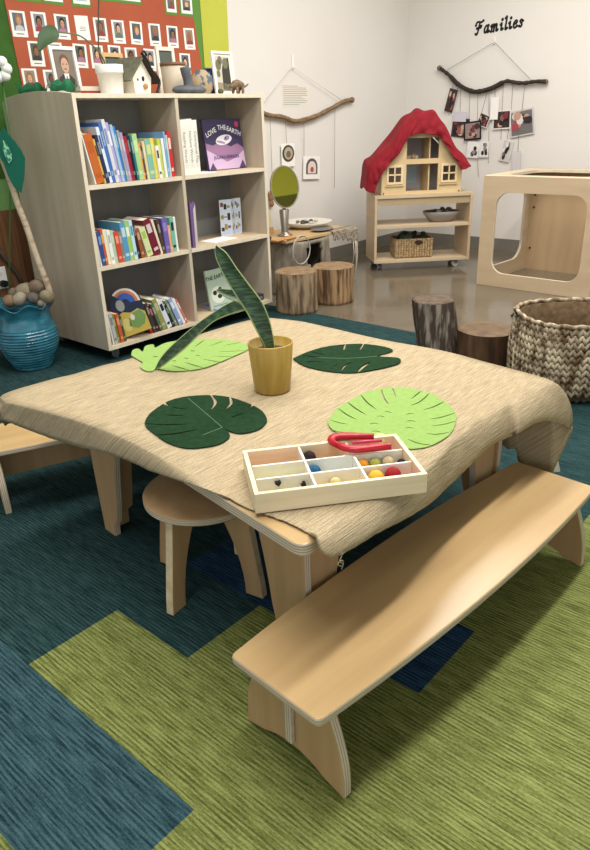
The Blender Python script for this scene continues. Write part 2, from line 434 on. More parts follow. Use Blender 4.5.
for k in range(14): L.append(p0 + Vector((.008*sin(k*.7)+.004, .004, -.024-.010*sin(k*.5) + (k > 6)*(-.002*(k-6)))))
tube(b, L, .0011, 5); obj('loose_thread', b, CLOTH, cl)

# ----------------------------------------------------------------- benches
def make_bench(label, loc, rz, L, W, zt=.21):
    t = thing('bench', label, 'bench', loc, rz, None)
    n = 14; pts = []
    bow = .026
    near = [(L*k/n, -bow*4*(k/n)*(1-k/n)) for k in range(n+1)]; far = [(L*k/n, W+bow*4*(k/n)*(1-k/n)) for k in range(n, -1, -1)]
    def rc(P, r=.014):                            # soften the four corners
        out = []
        m = len(P)
        for i, p in enumerate(P):
            if i in (0, n, n+1, 2*n+1):
                a = Vector(P[i-1]); c = Vector(P[(i+1) % m]); q = Vector(p); da = (a-q).normalized()*r; dc = (c-q).normalized()*r
                for k in range(5):
                    u = k/4; v = (q+da)*(1-u)**2 + q*2*u*(1-u) + (q+dc)*u*u; out.append((v.x, v.y))
            else: out.append(p)
        return out
    b = newbm(); prism(b, rc(near+far), 'z', zt-.017, zt, 1, 0); obj('seat', b, [PLY, PEZ], t, bevel=.003)
    def side():
        h = zt-.0205; c = W/2; P = []
        for k in range(9): u = k/8; P.append((c+.10+.038*sin(u*2.2)*1.0 if u < .0 else c + lerp(.088, .130, sin((1-u)*PI/2*1.15) if (1-u)*1.15 < 1 else 1), h*u))
        right = P
        left = [(2*c-y, z) for y, z in P][::-1]
        arch = []
        for k in range(1, 10):
            a = -1+2*k/10; arch.append((c+a*.10, .034*(1-a*a)))
        return right + left + arch
    for x in (.045, L-.045-.02):
        b = newbm(); prism(b, side(), 'x', x, x+.02, 1, 0); obj('leg', b, [PLYX, PEX], t, bevel=.002)
    b = newbm(); box(b, (.034, W/2-.009, .05), (.0445, W/2+.009, zt-.021), mi=0); box(b, (.0655, W/2-.009, .075), (L-.0655, W/2+.009, zt-.021), mi=1); box(b, (L-.0445, W/2-.009, .05), (L-.034, W/2+.009, zt-.021), mi=0)
    obj('stretcher', b, [PEY, PLYX], t, bevel=.0015)
    return t
BZ = .212
make_bench('pale birch plywood bench pulled up to the near right side of the table, seen whole', (P2.x, P2.y, 0), ang, ((P3-P2).length+(P4-P1).length)/2, ((P1-P2).length+(P4-P3).length)/2, BZ)
q = atz(0, 452, BZ); a = -20*PI/180
make_bench('plywood bench at the far left end of the table, only its corner in view', (q.x-.065*cos(a), q.y-.065*sin(a)+.012, 0), a, 1.05, .22, BZ)

# ------------------------------------------------------------------- stool
SZ = .275; sc_ = atz(204, 491, SZ)
t = thing('stool', 'round plywood stool with four curved legs tucked under the table', 'stool', (.985, 1.20, 0))
b = newbm(); lathe(b, [(0, SZ-.022), (.146, SZ-.022), (.15, SZ-.018)], 56); lathe(b, [(.15, SZ-.018), (.15, SZ-.004)], 56, mi=1); lathe(b, [(.15, SZ-.004), (.146, SZ), (0, SZ)], 56)
obj('seat', b, [PLYX, PEZ], t)
for fx, fy in ((.819, 1.169), (1.017, 1.028), (.956, 1.368), (1.154, 1.227)):
    d = Vector((fx-.985, fy-1.20, 0)).normalized(); R = .172
    P = [(R, 0), (R-.052, 0)] + [(R-.052-.085*(k/8)**2, (SZ-.023)*k/8) for k in range(1, 9)] + [(R-.036, SZ-.023)] + [(R-.036+.038*(1-k/6), (SZ-.023)*k/6) for k in range(5, 0, -1)]
    b = newbm(); M = Matrix.Rotation(math.atan2(d.y, d.x), 4, 'Z'); prism(b, P, 'y', -.011, .011, 1, 0, M)
    obj('leg', b, [PLYX, PED], t, bevel=.0015)

# ---------------------------------------------------------------- bookcase
BX0, BX1, BY, BYB, BZ0, BZ1 = 1.906, 3.140, 2.955, 3.575, .067, 1.258
K = thing('bookcase', 'grey maple double-sided bookcase on casters, full of picture books', 'bookcase', (BX0, BY, 0))
W_, D_ = BX1-BX0, BYB-BY; TH = .02; DIV = .599; BACK = .295
def sidepoly(crown):
    P = [(0, BZ0), (D_, BZ0), (D_, BZ1-.015)]
    for k in range(1, 12):
        t = 1-k/12; P.append((D_*t, BZ1 + crown*sin(PI*min(1, t*1.0))))
    return P + [(0, BZ1)]
for x, cr in ((0, .02), (W_-TH, .004)):
    b = newbm(); prism(b, sidepoly(cr), 'x', x, x+TH, 1, 0); obj('side_panel', b, [MAPLE, MAPLEE], K, bevel=.0015)
b = newbm(); box(b, (TH, .001, BZ1-TH), (W_-TH, D_, BZ1), mi=0); obj('top', b, MAPLEE, K)
b = newbm(); box(b, (DIV-TH/2, .003, BZ0+TH), (DIV+TH/2, BACK, BZ1-TH)); obj('divider', b, MAPLE, K)
b = newbm(); box(b, (TH, BACK, BZ0+TH), (W_-TH, BACK+.012, BZ1-TH)); obj('back_panel', b, mat('grey_back', (134, 133, 132), .6, (146, 145, 143), (10, 10, 1.5)), K)
SH = [.868, .490, BZ0+TH]                          # shelf surfaces, top to bottom
for z in SH[:2]:
    for x0, x1 in ((TH, DIV-TH/2), (DIV+TH/2, W_-TH)):
        b = newbm(); box(b, (x0, .002, z-TH), (x1, BACK, z)); box(b, (x0, .0005, z-TH), (x1, .0019, z), mi=1); obj('shelf', b, [MAPLEH, MAPLEE], K)
b = newbm(); box(b, (TH, .002, BZ0), (W_-TH, D_-.01, BZ0+TH)); box(b, (TH, .0005, BZ0), (W_-TH, .0019, BZ0+TH), mi=1); obj('shelf', b, [MAPLEH, MAPLEE], K)
GREYP = flat((150, 155, 160), .4); RUB = flat((96, 100, 106), .5)
def caster(parent, x, y, top, r, rz=.6, wm=None):
    b = newbm(); M = Matrix.Translation((x, y, 0)) @ Matrix.Rotation(rz, 4, 'Z')
    box(b, (-.024, -.024, top-.004), (.024, .024, top-.0003), M); tube(b, [M @ Vector((0, 0, top-.004)), M @ Vector((0, 0, 2*r+.003))], .008, 8)
    for s in (-1, 1): box(b, (-.012, s*.013-.0015, r*.9), (.016, s*.013+.0015, min(top-.004, 2*r+.006)), M)
    c = obj('caster', b, flat((140, 140, 140), .35), parent)
    b = newbm(); tube(b, [M @ Vector((.004, -.0105, r)), M @ Vector((.004, .0105, r))], r, 18); obj('wheel', b, wm or RUB, c, smooth=False)
for x, y in ((.075, .06), (W_-.075, .06), (.075, D_-.06), (W_-.075, D_-.06)): caster(K, x, y, BZ0, .024)

# ------------------------------------------------------------------- books
ORD = ['first', 'second', 'third', 'fourth', 'fifth', 'sixth', 'seventh', 'eighth', 'ninth', 'tenth', 'eleventh', 'twelfth', 'thirteenth', 'fourteenth', 'fifteenth', 'sixteenth', 'seventeenth', 'eighteenth', 'nineteenth', 'twentieth', 'twenty-first', 'twenty-second', 'twenty-third', 'twenty-fourth', 'twenty-fifth', 'twenty-sixth', 'twenty-seventh', 'twenty-eighth']
def book(label, group, loc, t, h, d, lean, col, acc, rz=0, name='book'):
    k = thing(name, label, 'book', loc, rz, group); k.rotation_euler = (0, -lean, rz)
    b = newbm(); c = .0016
    x0, x1 = (0, t) if lean >= 0 else (-t, 0)
    box(b, (x0, 0, 0), (x0+c, d, h)); box(b, (x1-c, 0, 0), (x1, d, h)); box(b, (x0+c, 0, 0), (x1-c, c, h))
    for z0, z1 in ((.12, .2), (.62, .86)): box(b, (x0+t*.18, -.0004, h*z0), (x1-t*.18, -.0001, h*z1), mi=1)
    obj('cover', b, [flat(col, .45), flat(acc, .45)], k)
    b = newbm(); box(b, (x0+c+.0002, c+.0003, .003), (x1-c-.0002, d-.003, h-.003)); obj('pages', b, PAGES, k)
    return k
def shelf_row(L, x0, x1, z, d, where, group, y=.012, leans=None):
    tot = sum(e[1] for e in L); n = len(L); x = x0
    la = [lerp(leans[0], leans[1], i/max(n-1, 1)) if len(e) < 6 else e[5] for i, e in enumerate(L)]
    tn = [math.tan(math.radians(a)) for a in la]
    gap = [0]+[max(0, min(L[i][2], L[i-1][2])*(tn[i]-tn[i-1])) for i in range(1, n)]
    free = (x1-x0)-sum(gap); k_ = free/sum(e[1]/cos(math.radians(a)) for e, a in zip(L, la))
    for i, e in enumerate(L):
        a = math.radians(la[i]); t = e[1]*k_ - .0007
        nxt = (t+.0007)/cos(a)
        x += gap[i]                                # a steeper neighbour needs room for its top
        r = random.random()
        book('%s book, %s from left %s' % (e[0], ORD[i], where), group, (x if a >= 0 else x+nxt, BY+y+.008*r, z+.0006), t, e[2], d-.02*r-.012, a, e[3], e[4] if len(e) > 4 and e[4] else (min(255, e[3][0]*.5+110), min(255, e[3][1]*.5+110), min(255, e[3][2]*.5+100)))
        x += nxt
R1 = [('slim white', 6, .235, (222, 220, 212)), ('thick orange', 34, .222, (188, 98, 44), (176, 88, 38)), ('thin yellow', 9, .20, (206, 186, 96), (40, 44, 60)), ('dark navy', 13, .215, (36, 46, 82)), ('white and blue', 14, .25, (214, 222, 232), (60, 96, 160)), ('blue-spined', 12, .268, (64, 108, 180)), ('tall pale grey', 14, .282, (206, 208, 214), (120, 140, 180)), ('tall lilac', 13, .268, (172, 162, 204), (230, 226, 236)), ('pale blue', 12, .258, (158, 184, 212)), ('bright blue', 10, .25, (44, 128, 190)), ('silver grey', 10, .232, (150, 152, 160)), ('mauve', 12, .222, (166, 148, 180)), ('dark red', 15, .205, (148, 34, 44), (160, 60, 66)), ('black', 11, .217, (38, 40, 50)), ('teal', 10, .205, (42, 112, 120)), ('pale green', 22, .212, (166, 196, 134), (190, 214, 160)), ('thin orange and white', 8, .17, (218, 146, 62)), ('small dark brown', 9, .155, (78, 66, 60)), ('cream', 12, .178, (216, 194, 150)), ('sea-green', 27, .185, (122, 178, 160), (206, 206, 120)), ('yellow', 17, .188, (224, 202, 76)), ('small white', 14, .152, (230, 228, 220), (60, 60, 60)), ('lime', 16, .183, (188, 200, 84)), ('plain white', 12, .186, (226, 228, 230)), ('light blue', 10, .216, (116, 160, 206)), ('mint', 8, .20, (164, 200, 186)), ('bright red', 17, .216, (198, 44, 46), (226, 200, 190))]
shelf_row(R1, BX0+.068, BX0+.555, SH[0], .22, 'on the top left shelf of the bookcase', 'books on the top left shelf', leans=(10.5, 2))
R2 = [('slim white', 7, .16, (224, 222, 214)), ('navy blue patterned', 15, .165, (50, 76, 132), (120, 150, 200)), ('thin red and yellow', 10, .172, (198, 84, 50), (220, 180, 80)), ('cream', 14, .168, (226, 216, 188)), ('white', 13, .165, (232, 232, 226), (170, 180, 170)), ('pale sage', 14, .16, (176, 196, 166)), ('tomato red', 17, .152, (204, 72, 56), (230, 150, 120)), ('grey-brown', 12, .15, (138, 122, 108)), ('sky blue', 22, .192, (84, 148, 188), (180, 210, 220)), ('green and white', 18, .19, (158, 194, 96), (226, 232, 214)), ('ice blue', 14, .195, (190, 214, 226), (90, 150, 190)), ('charcoal', 8, .188, (40, 40, 44)), ('rust brown', 16, .15, (148, 84, 52), None, 9), ('pale lime leaning', 26, .152, (206, 210, 160), (160, 190, 80), 14), ('maroon leaning', 30, .19, (112, 30, 46), (206, 190, 190), 16), ('cream paged', 10, .186, (222, 210, 186), None, 14), ('dark umber', 12, .18, (82, 62, 50), None, 9), ('violet', 22, .182, (108, 94, 164), (140, 128, 190), 4), ('peach', 12, .14, (226, 160, 110), None, 3), ('teal and white', 18, .178, (116, 178, 158), (36, 40, 44), 2), ('white end', 10, .178, (230, 230, 226), None, 2)]
shelf_row(R2, BX0+.035, BX0+.535, SH[1], .20, 'on the middle left shelf of the bookcase', 'books on the middle left shelf', leans=(4, 4))
R3a = [('slim white', 8, .168, (224, 220, 212)), ('grey speckled', 14, .165, (176, 180, 176), (120, 124, 120)), ('olive green', 14, .15, (130, 138, 66)), ('orange-red', 15, .155, (202, 88, 54), (224, 150, 100)), ('dark green', 12, .14, (56, 84, 54))]
shelf_row(R3a, BX0+.042, BX0+.125, SH[2], .19, 'on the bottom left shelf of the bookcase', 'books at the left of the bottom shelf', leans=(6, 7))
R3b = [('crimson', 12, .168, (168, 44, 56)), ('dark brown', 14, .175, (74, 58, 48)), ('black and pink', 12, .16, (48, 44, 50), (200, 110, 120)), ('green speckled', 14, .165, (88, 106, 76)), ('olive topped', 22, .185, (150, 146, 84)), ('white and pale blue', 22, .172, (214, 222, 232), (40, 42, 50)), ('black', 12, .14, (40, 40, 44)), ('sage green', 14, .165, (116, 138, 110)), ('lavender blue', 20, .17, (150, 164, 206), (222, 226, 238)), ('white', 12, .165, (230, 230, 232)), ('coral edged', 9, .16, (208, 120, 100), (230, 226, 220))]
shelf_row(R3b, BX0+.285, BX0+.55, SH[2], .17, 'right of the arched book, bottom shelf', 'books at the right of the bottom shelf', leans=(14, 24))
# the big arched picture book standing face out at an angle
k = thing('picture_book', 'large arch-topped picture book with blue and yellow cover on the bottom shelf', 'book', (BX0+.128, BY+.055, SH[2]+.0034)); k.rotation_euler = (math.radians(-9), math.radians(-15), math.radians(-36))
def ell(cx, cz, rx, rz, n=24, a=0): return [(cx+rx*cos(2*PI*i/n)*cos(a)-rz*sin(2*PI*i/n)*sin(a), cz+rx*cos(2*PI*i/n)*sin(a)+rz*sin(2*PI*i/n)*cos(a)) for i in range(n)]
def arch(w, h, n=14, x0=0):
    return [(x0, 0), (x0+w, 0)] + [(x0+w/2+w/2*cos(PI*i/n), h-w*.55+w*.55*sin(PI*i/n)**.9) for i in range(n+1)]
AW, AH = .165, .25
b = newbm(); prism(b, arch(AW, AH), 'y', 0, .002); prism(b, arch(AW, AH), 'y', .014, .016); obj('cover', b, flat((40, 48, 70), .4), k)
b = newbm(); prism(b, arch(AW-.006, AH-.005, x0=.003), 'y', .0022, .0138); obj('pages', b, PAGES, k)
def strip_arch(w0, w1):
    A = arch(AW-2*w0, AH-w0, x0=w0)[2:]; B_ = arch(AW-2*w1, AH-w1, x0=w1)[2:]
    return A[:11] + B_[:11][::-1]
for P, c, y in ((strip_arch(.004, .016), (226, 214, 196), -.001), (strip_arch(.017, .030), (196, 120, 84), -.001), (strip_arch(.031, .06), (58, 92, 168), -.001),
             ([(.003, .003), (.162, .003), (.162, .10), (.13, .125), (.09, .115), (.05, .13), (.003, .11)], (196, 172, 78), -.0016), ([(.06, .05), (.1, .028), (.14, .04), (.158, .08), (.14, .118), (.1, .112), (.07, .09)], (118, 150, 84), -.0022),
             (ell(.052, .165, .022, .03), (150, 152, 146), -.0016), (ell(.05, .06, .025, .035), (214, 196, 120), -.0022), (ell(.09, .09, .012, .016), (216, 214, 190), -.0026)):
    b = newbm(); prism(b, P, 'y', y, y+.0008); obj('cover_art', b, flat(c, .45), k)

# right-hand column
XR = BX0+DIV+TH/2
vol = [('left volume of three thick white books on the top right shelf', .040, .268), ('middle volume of three thick white books on the top right shelf', .038, .272), ('right volume of three thick white books on the top right shelf', .031, .266)]
x = XR+.018
for i, (lb, tk, h) in enumerate(vol):
    k = book(lb, 'thick white volumes on the top right shelf', (x, BY+.02, SH[0]+.0006), tk, h, .2, .012, (232, 230, 218), (222, 220, 208)); x += tk+.0012
    text_obj('spine_title', ('Reading Words', 'Nurture Words', 'Conceptual Play')[i], .024, flat((120, 122, 112), .6), k, Matrix.Translation((tk/2, -.0006, h*.5)) @ Matrix.Rotation(PI/2, 4, 'X') @ Matrix.Rotation(-PI/2, 4, 'Z'), .0001)
def slab(name, label, cat, px, y, z, w, h, t, col, lean=.12, rz=0, group=None):
    k = thing(name, label, cat, (aty(px, 150, y).x, y, z+t*abs(math.sin(lean))), rz, group); k.rotation_euler = (-lean, 0, rz)
    b = newbm(); box(b, (0, 0, 0), (w, .0016, h)); box(b, (0, t-.0016, 0), (w, t, h)); box(b, (0, .0016, 0), (.0016, t-.0016, h)); obj('cover', b, flat(col, .4), k)
    b = newbm(); box(b, (.0018, .0018, .002), (w-.003, t-.0018, h-.002)); obj('pages', b, PAGES, k); return k
b = newbm(); box(b, (0, 0, 0), (.045, .05, .345), None); tb = obj('storage_box', b, flat((130, 120, 165), .5), loc=(XR+.02, BY+.232, SH[0]+.0005), bevel=.006)
tag(tb, 'lavender box standing behind the white volumes on the top shelf', 'box')
k = slab('picture_book', 'face-out picture book LOVE THE EARTH with purple cover on the top right shelf', 'book', 208, BY+.11, SH[0]+.0006, .295, .268, .014, (66, 58, 92), .14)
def dec(parent, P, col, y=-.0012, nm='cover_art', rough=.45):
    b = newbm(); prism(b, P, 'y', y, y+.0009); obj(nm, b, flat(col, rough), parent)
def sx(P): return [(p[0]*1.125, p[1]) for p in P]
dec(k, sx([(.002, .002), (.26, .002), (.26, .11), (.22, .135), (.17, .12), (.1, .15), (.05, .13), (.002, .145)]), (150, 112, 146))
dec(k, sx([(.002, .11), (.05, .085), (.13, .04), (.2, .06), (.26, .10), (.26, .002), (.002, .002)]), (196, 170, 200), -.0016)
dec(k, ell(.145, .158, .064, .026, a=.15), (232, 228, 232), -.0021); dec(k, ell(.168, .166, .022, .012, a=.3), (160, 140, 168), -.0025); dec(k, ell(.12, .146, .034, .006, a=-.2), (160, 140, 168), -.0028); dec(k, ell(.16, .166, .005, .005, 10), (50, 44, 60), -.0029)
dec(k, ell(.262, .238, .015, .015), (206, 76, 92), -.0021, 'sticker'); dec(k, sx([(.002, .002), (.03, .04), (.05, .002)]), (84, 62, 104), -.0022); dec(k, sx([(.21, .002), (.24, .045), (.26, .002)]), (84, 62, 104), -.0022)
RX = Matrix.Rotation(PI/2, 4, 'X')
for wd, cx, cz, a, sz in (('LOVE', .054, .198, .36, .036), ('THE', .142, .222, 0, .036), ('EARTH', .232, .200, -.32, .036)):
    text_obj('title', wd, sz, flat((240, 238, 240), .5), k, Matrix.Translation((cx, -.0026, cz)) @ RX @ Matrix.Rotation(a, 4, 'Z'), .0002, .0006)
text_obj('author', 'JULIAN LENNON', .026, flat((80, 58, 106), .5), k, Matrix.Translation((.147, -.0026, .066)) @ RX, .0002, .0004)
b = newbm(); box(b, (0, 0, 0), (.12, .16, .002)); tag(obj('paper_sheet', b, PAPER, loc=(XR+.125, BY+.02, SH[0]+.0004)), 'loose white sheet lying under the face-out book on the top shelf', 'paper')
# middle right
k = thing('picture_book', 'upright purple book with curling cover on the middle right shelf', 'book', (aty(197, 248, BY+.02).x-.03, BY+.015, SH[1]+.0006), -.25)
b = newbm(); P = [(0, 0), (.03, 0), (.032, .235), (.02, .245), (.008, .23), (0, .25)]; prism(b, P, 'y', 0, .0016, 0, 0); box(b, (0, .0017, 0), (.0016, .2, .24)); box(b, (.0305, .0017, 0), (.032, .2, .235)); obj('cover', b, flat((118, 92, 140), .4), k)
b = newbm(); box(b, (.002, .002, .002), (.03, .196, .225)); obj('pages', b, PAGES, k)
dec(k, [(.015, .0), (.03, 0), (.032, .23), (.018, .2)], (196, 192, 180), -.0012)
k = thing('photo_card', 'folded card of small photographs standing on the middle right shelf', 'card', (aty(221, 230, BY+.17).x, BY+.17, SH[1]+.0006))
pts = [(0, 0), (.075, -.022), (.12, .0), (.16, -.018)]
b = newbm()
for (x0, y0), (x1, y1) in zip(pts[:-1], pts[1:]):
    M = Matrix.Translation((x0, y0, 0)) @ Matrix.Rotation(math.atan2(y1-y0, x1-x0), 4, 'Z'); L_ = math.hypot(x1-x0, y1-y0)-.0012
    box(b, (0, 0, 0), (L_, .0014, .21), M); box(b, (.004, -.0004, .01), (L_-.004, -.0001, .05), M, mi=1)
    for r in range(3):
        for cI in range(3):
            xx = .006+(L_-.012)*cI/3; box(b, (xx, -.0005, .03+.062*r+.008*((cI*7+r) % 3)), (xx+(L_-.012)/3-.003, -.0001, .052+.062*r+.009*((cI*5+r) % 3)), M, mi=2+(cI+r) % 3)
obj('card', b, [flat((206, 214, 228), .5), flat((190, 200, 220), .5), flat((52, 52, 54), .5), flat((150, 140, 70), .5), flat((120, 74, 80), .5)], k)
b = newbm(); box(b, (0, 0, 0), (.2, .12, .003), Matrix.Rotation(.1, 4, 'Z')); tag(obj('paper_sheet', b, PAPER, loc=(XR+.2, BY+.03, SH[1]+.0005)), 'white leaflet lying flat before the folded card on the middle shelf', 'paper')
# bottom right
k = slab('picture_book', 'pale green picture book with a dark-eyed animal face on the bottom right shelf', 'book', 198.5, BY+.09, SH[2]+.0006, .185, .235, .012, (176, 192, 172), .16)
dec(k, ell(.075, .085, .055, .05), (214, 220, 200)); dec(k, ell(.05, .1, .016, .014), (40, 44, 42), -.0018); dec(k, ell(.095, .115, .015, .013), (40, 44, 42), -.0018); dec(k, ell(.085, .075, .018, .013), (50, 54, 52), -.0018); dec(k, ell(.165, .212, .015, .015), (120, 44, 54), -.0014, 'sticker')
text_obj('title', 'THE EARTH', .032, flat((46, 62, 52), .5), k, Matrix.Translation((.08, -.0016, .19)) @ RX @ Matrix.Rotation(.06, 4, 'Z'), .0002, .0004)
b = newbm(); box(b, (.02, -.0011, .02), (.14, -.0003, .026)); box(b, (.02, -.0011, .01), (.14, -.0003, .014)); obj('cover_art', b, flat((130, 150, 126), .5), k)
k = thing('book', 'dark blue book lying flat at the right end of the bottom shelf', 'book', (BX1-.20, BY+.03, SH[2]+.0005), .05)
b = newbm(); box(b, (0, 0, 0), (.16, .2, .002)); box(b, (0, 0, .034), (.16, .2, .036)); box(b, (0, 0, .0022), (.16, .0016, .0338)); box(b, (.06, -.0006, .008), (.15, -.0002, .026), mi=1); obj('cover', b, [flat((44, 50, 66), .4), flat((110, 116, 132), .4)], k)
b = newbm(); box(b, (.002, .0018, .0022), (.157, .197, .0338)); obj('pages', b, PAGES, k)
k = thing('book', 'lilac paperback lying flat beside the pale green picture book', 'book', (XR+.20, BY+.03, SH[2]+.0005), -.08)
b = newbm(); box(b, (0, 0, 0), (.15, .19, .0012)); box(b, (0, 0, .0132), (.15, .19, .0144)); box(b, (0, 0, .0013), (.0012, .19, .0131)); obj('cover', b, flat((168, 168, 204), .45), k)
b = newbm(); box(b, (.0014, .001, .0014), (.149, .188, .013)); obj('pages', b, PAGES, k)

# ------------------------------------------- paper tree, board and photo cards
YW = WY
def wallquad(px, y): return [(aty(x, v, y).x, aty(x, v, y).z) for x, v in px]
def sheet(name, P, y, t, m, parent=None):
    b = newbm(); prism(b, P, 'y', y-t, y); return obj(name, b, m, parent)
k = thing('paper_tree', 'paper tree on the wall left of the bookcase, green foliage over brown trunk', 'wall decoration', (1.5, YW, .12))
def rel(P, o): return [(x-o[0], z-o[1]) for x, z in P]
xl = aty(2, 20, YW).x
FOL = mat('dark_green_paper', (44, 84, 24), .8, (62, 104, 34), (9, 9, 9)); GRS = mat('light_green_paper', (108, 150, 84), .8, (124, 164, 98), (12, 12, 12))
TRK = mat('woodgrain_paper', (92, 58, 34), .7, (136, 94, 60), (60, 60, 2.5))
sheet('trunk', rel([(1.0, .12), (2.34, .12), (2.30, .76), (1.0, .76)], (1.5, .12)), -.0003, .002, TRK, k)
sheet('grass', rel([(1.0, .72), (2.3, .72), (2.3, .90), (1.0, .90)], (1.5, .12)), -.0025, .002, GRS, k)
sheet('foliage', rel([(1.0, .88), (2.14, .88), (2.14, 2.3), (1.0, 2.3)], (1.5, .12)), -.0047, .002, FOL, k)
ORG = mat('orange_paper', (168, 82, 54), .75, (178, 92, 62), (3, 3, 3)); LIME = mat('lime_panel', (186, 188, 68), .7, (194, 196, 78), (3, 3, 3)); GRN = flat((92, 138, 58), .7)
bz = 1.18; bt = 2.15
k = thing('display_board', 'orange paper display board with green border on the wall above the bookcase', 'board', (aty(100, 40, YW).x, YW, bz))
o_ = (aty(100, 40, YW).x, bz)
def edge(px0, px1, z):                             # straight edge through two measured points, at height z
    a = aty(*px0, YW); c = aty(*px1, YW); return a.x + (c.x-a.x)*(z-a.z)/(c.z-a.z)
L_ = ((2, 20), (17, 90)); R_ = ((189.5, 0), (200.7, 67)); G_ = ((199, 0), (203.5, 67)); Y_ = ((226, 0), (229, 66))
sheet('backing', rel([(edge(*L_, bz)+.03, bz), (edge(*R_, bz), bz), (edge(*R_, bt), bt), (edge(*L_, bt)+.03, bt)], o_), -.0070, .004, ORG, k)
sheet('border', rel([(edge(*R_, bz)-.01, bz), (edge(*G_, bz), bz), (edge(*G_, bt), bt), (edge(*R_, bt)-.01, bt)], o_), -.0003, .006, GRN, k)
ylow = aty(210, 68, YW).z
k = thing('wall_panel', 'yellow-green painted panel on the wall right of the orange board', 'panel', (edge(*G_, 1.6), YW, ylow))
sheet('panel_face', rel([(edge(*G_, ylow)+.001, ylow), (edge(*Y_, ylow), ylow), (edge(*Y_, bt), bt), (edge(*G_, bt)+.001, bt)], (edge(*G_, 1.6), ylow)), -.0003, .006, LIME, k)
SKIN = [(214, 168, 138), (196, 146, 116), (226, 184, 156), (150, 104, 78), (120, 82, 62)]
HAIR = [(52, 38, 30), (90, 62, 40), (30, 26, 26), (150, 112, 70)]
HN = ['dark brown', 'chestnut', 'black', 'fair']
TOPC = [(70, 92, 130), (150, 60, 70), (96, 120, 96), (190, 190, 196), (60, 60, 66), (176, 120, 140)]
BGC = [(120, 112, 104), (96, 104, 112), (150, 134, 120), (84, 92, 80), (140, 140, 146)]
def portrait(P, w, h, y, seed, parent, grey=False, kids=1):
    r = random.Random(seed)
    g = (lambda c: tuple([int(.3*c[0]+.59*c[1]+.11*c[2])]*3)) if grey else (lambda c: c)
    cols = [flat(g(r.choice(BGC)), .4), flat(g(r.choice(TOPC)), .4), flat(g(r.choice(HAIR)), .4), flat(g(r.choice(SKIN)), .4), flat((60, 42, 38), .4)]
    b = newbm(); x0, z0 = P; e = .0004
    def lay(poly, i, k): prism(b, [(x0+p[0]*w, z0+p[1]*h) for p in poly], 'y', y-e*(k+1), y-e*k, i, i)
    lay([(0, 0), (1, 0), (1, 1), (0, 1)], 0, 0)
    for q in range(kids):
        cx = (q+.5)/kids + r.uniform(-.05, .05)/kids; s = 1/kids**.6; cy = r.uniform(.5, .6)
        lay([(cx-.42*s, 0), (cx+.42*s, 0), (cx+.36*s, .22), (cx+.15*s, .32), (cx-.15*s, .32), (cx-.36*s, .22)], 1, 1)
        hr = r.uniform(.27, .34)*s
        lay(ell(cx, cy+.05, hr, .30*s+.02, 14), 2, 2); lay(ell(cx+.01, cy-.02, .21*s, .235*s, 14), 3, 3)
        for dx in (-.085, .085): lay(ell(cx+dx*s, cy+.02, .03*s, .022*s, 6), 4, 4)
        lay(ell(cx, cy-.13*s, .07*s, .018, 8), 4, 4)
    return obj('picture', b, cols, parent)
CARDS = [  # photograph position of the card centre, row, kind
    (18.5, 24, 'A', 'p'), (39.5, 25, 'A', 'p'), (62, 27, 'A', 'p'), (82.5, 28, 'A', 't'), (100.5, 30, 'A', 'p'), (118.4, 32, 'A', 'p'), (136, 33.3, 'A', 'p'), (154.7, 35, 'A', 'p'), (172.3, 37, 'A', 'p'), (189.3, 39, 'A', 'p'),
    (36.2, 54, 'B', 'p'), (56, 55, 'B', 'p'), (80, 56, 'B', 'p'), (97, 57, 'B', 'p'), (114.5, 57, 'B', 'p'), (131.5, 59, 'B', 'p'), (149.5, 60, 'B', 'p'), (167, 62, 'B', 'p'), (185, 64, 'B', 'p'),
    (30.5, 81, 'C', 'p'), (51.5, 82, 'C', 'p')]
RN = {'A': 'upper full row', 'B': 'middle row', 'C': 'lowest row'}
cnt = {}
for i, (px, py, row, kd) in enumerate(CARDS):
    q = aty(px, py, YW-.009); cw, ch = .086, .118
    n_ = cnt.get(row, 0); cnt[row] = n_+1
    r_ = random.Random(40+i); tilt = r_.uniform(-.03, .03)
    lb = ('white written note card on the orange board, %s from left in its %s' if kd == 't' else 'small white-bordered child portrait on the orange board, %s from left in its %s') % (ORD[n_], RN[row])
    k = thing('photo_card' if kd == 'p' else 'note_card', lb, 'photo' if kd == 'p' else 'card', (q.x, YW-.0112, q.z-ch/2), 0, 'children photos on the orange board' if kd == 'p' else None)
    k.rotation_euler = (0, tilt, 0)
    b = newbm(); box(b, (-cw/2, -.001, 0), (cw/2, 0, ch)); obj('card', b, PAPER, k)
    if kd == 'p':
        portrait((-cw*.34, ch*.24), cw*.68, ch*.68, -.0011, 100+i, k)
        b = newbm(); box(b, (-cw*.25, -.0014, ch*.10), (cw*.25, -.0011, ch*.14)); obj('caption', b, flat((120, 118, 116), .7), k)
    else:
        b = newbm()
        for zz in (.52, .45, .38): box(b, (-cw*.22, -.0014, ch*zz), (cw*.24, -.0011, ch*zz+.003))
        obj('caption', b, flat((150, 148, 146), .7), k)
TOPS = [(22, -6, 40, 3, 'first', 't'), (52, -15, 62.5, 5.5, 'second', 't'), (80, -15, 89.5, 8, 'third', 't'), (118, -16, 140, 5, 'fourth', 't'), (170.5, -4, 176.5, 15.5, 'fifth', 'p'), (186, -2, 192.5, 17, 'sixth', 'p')]
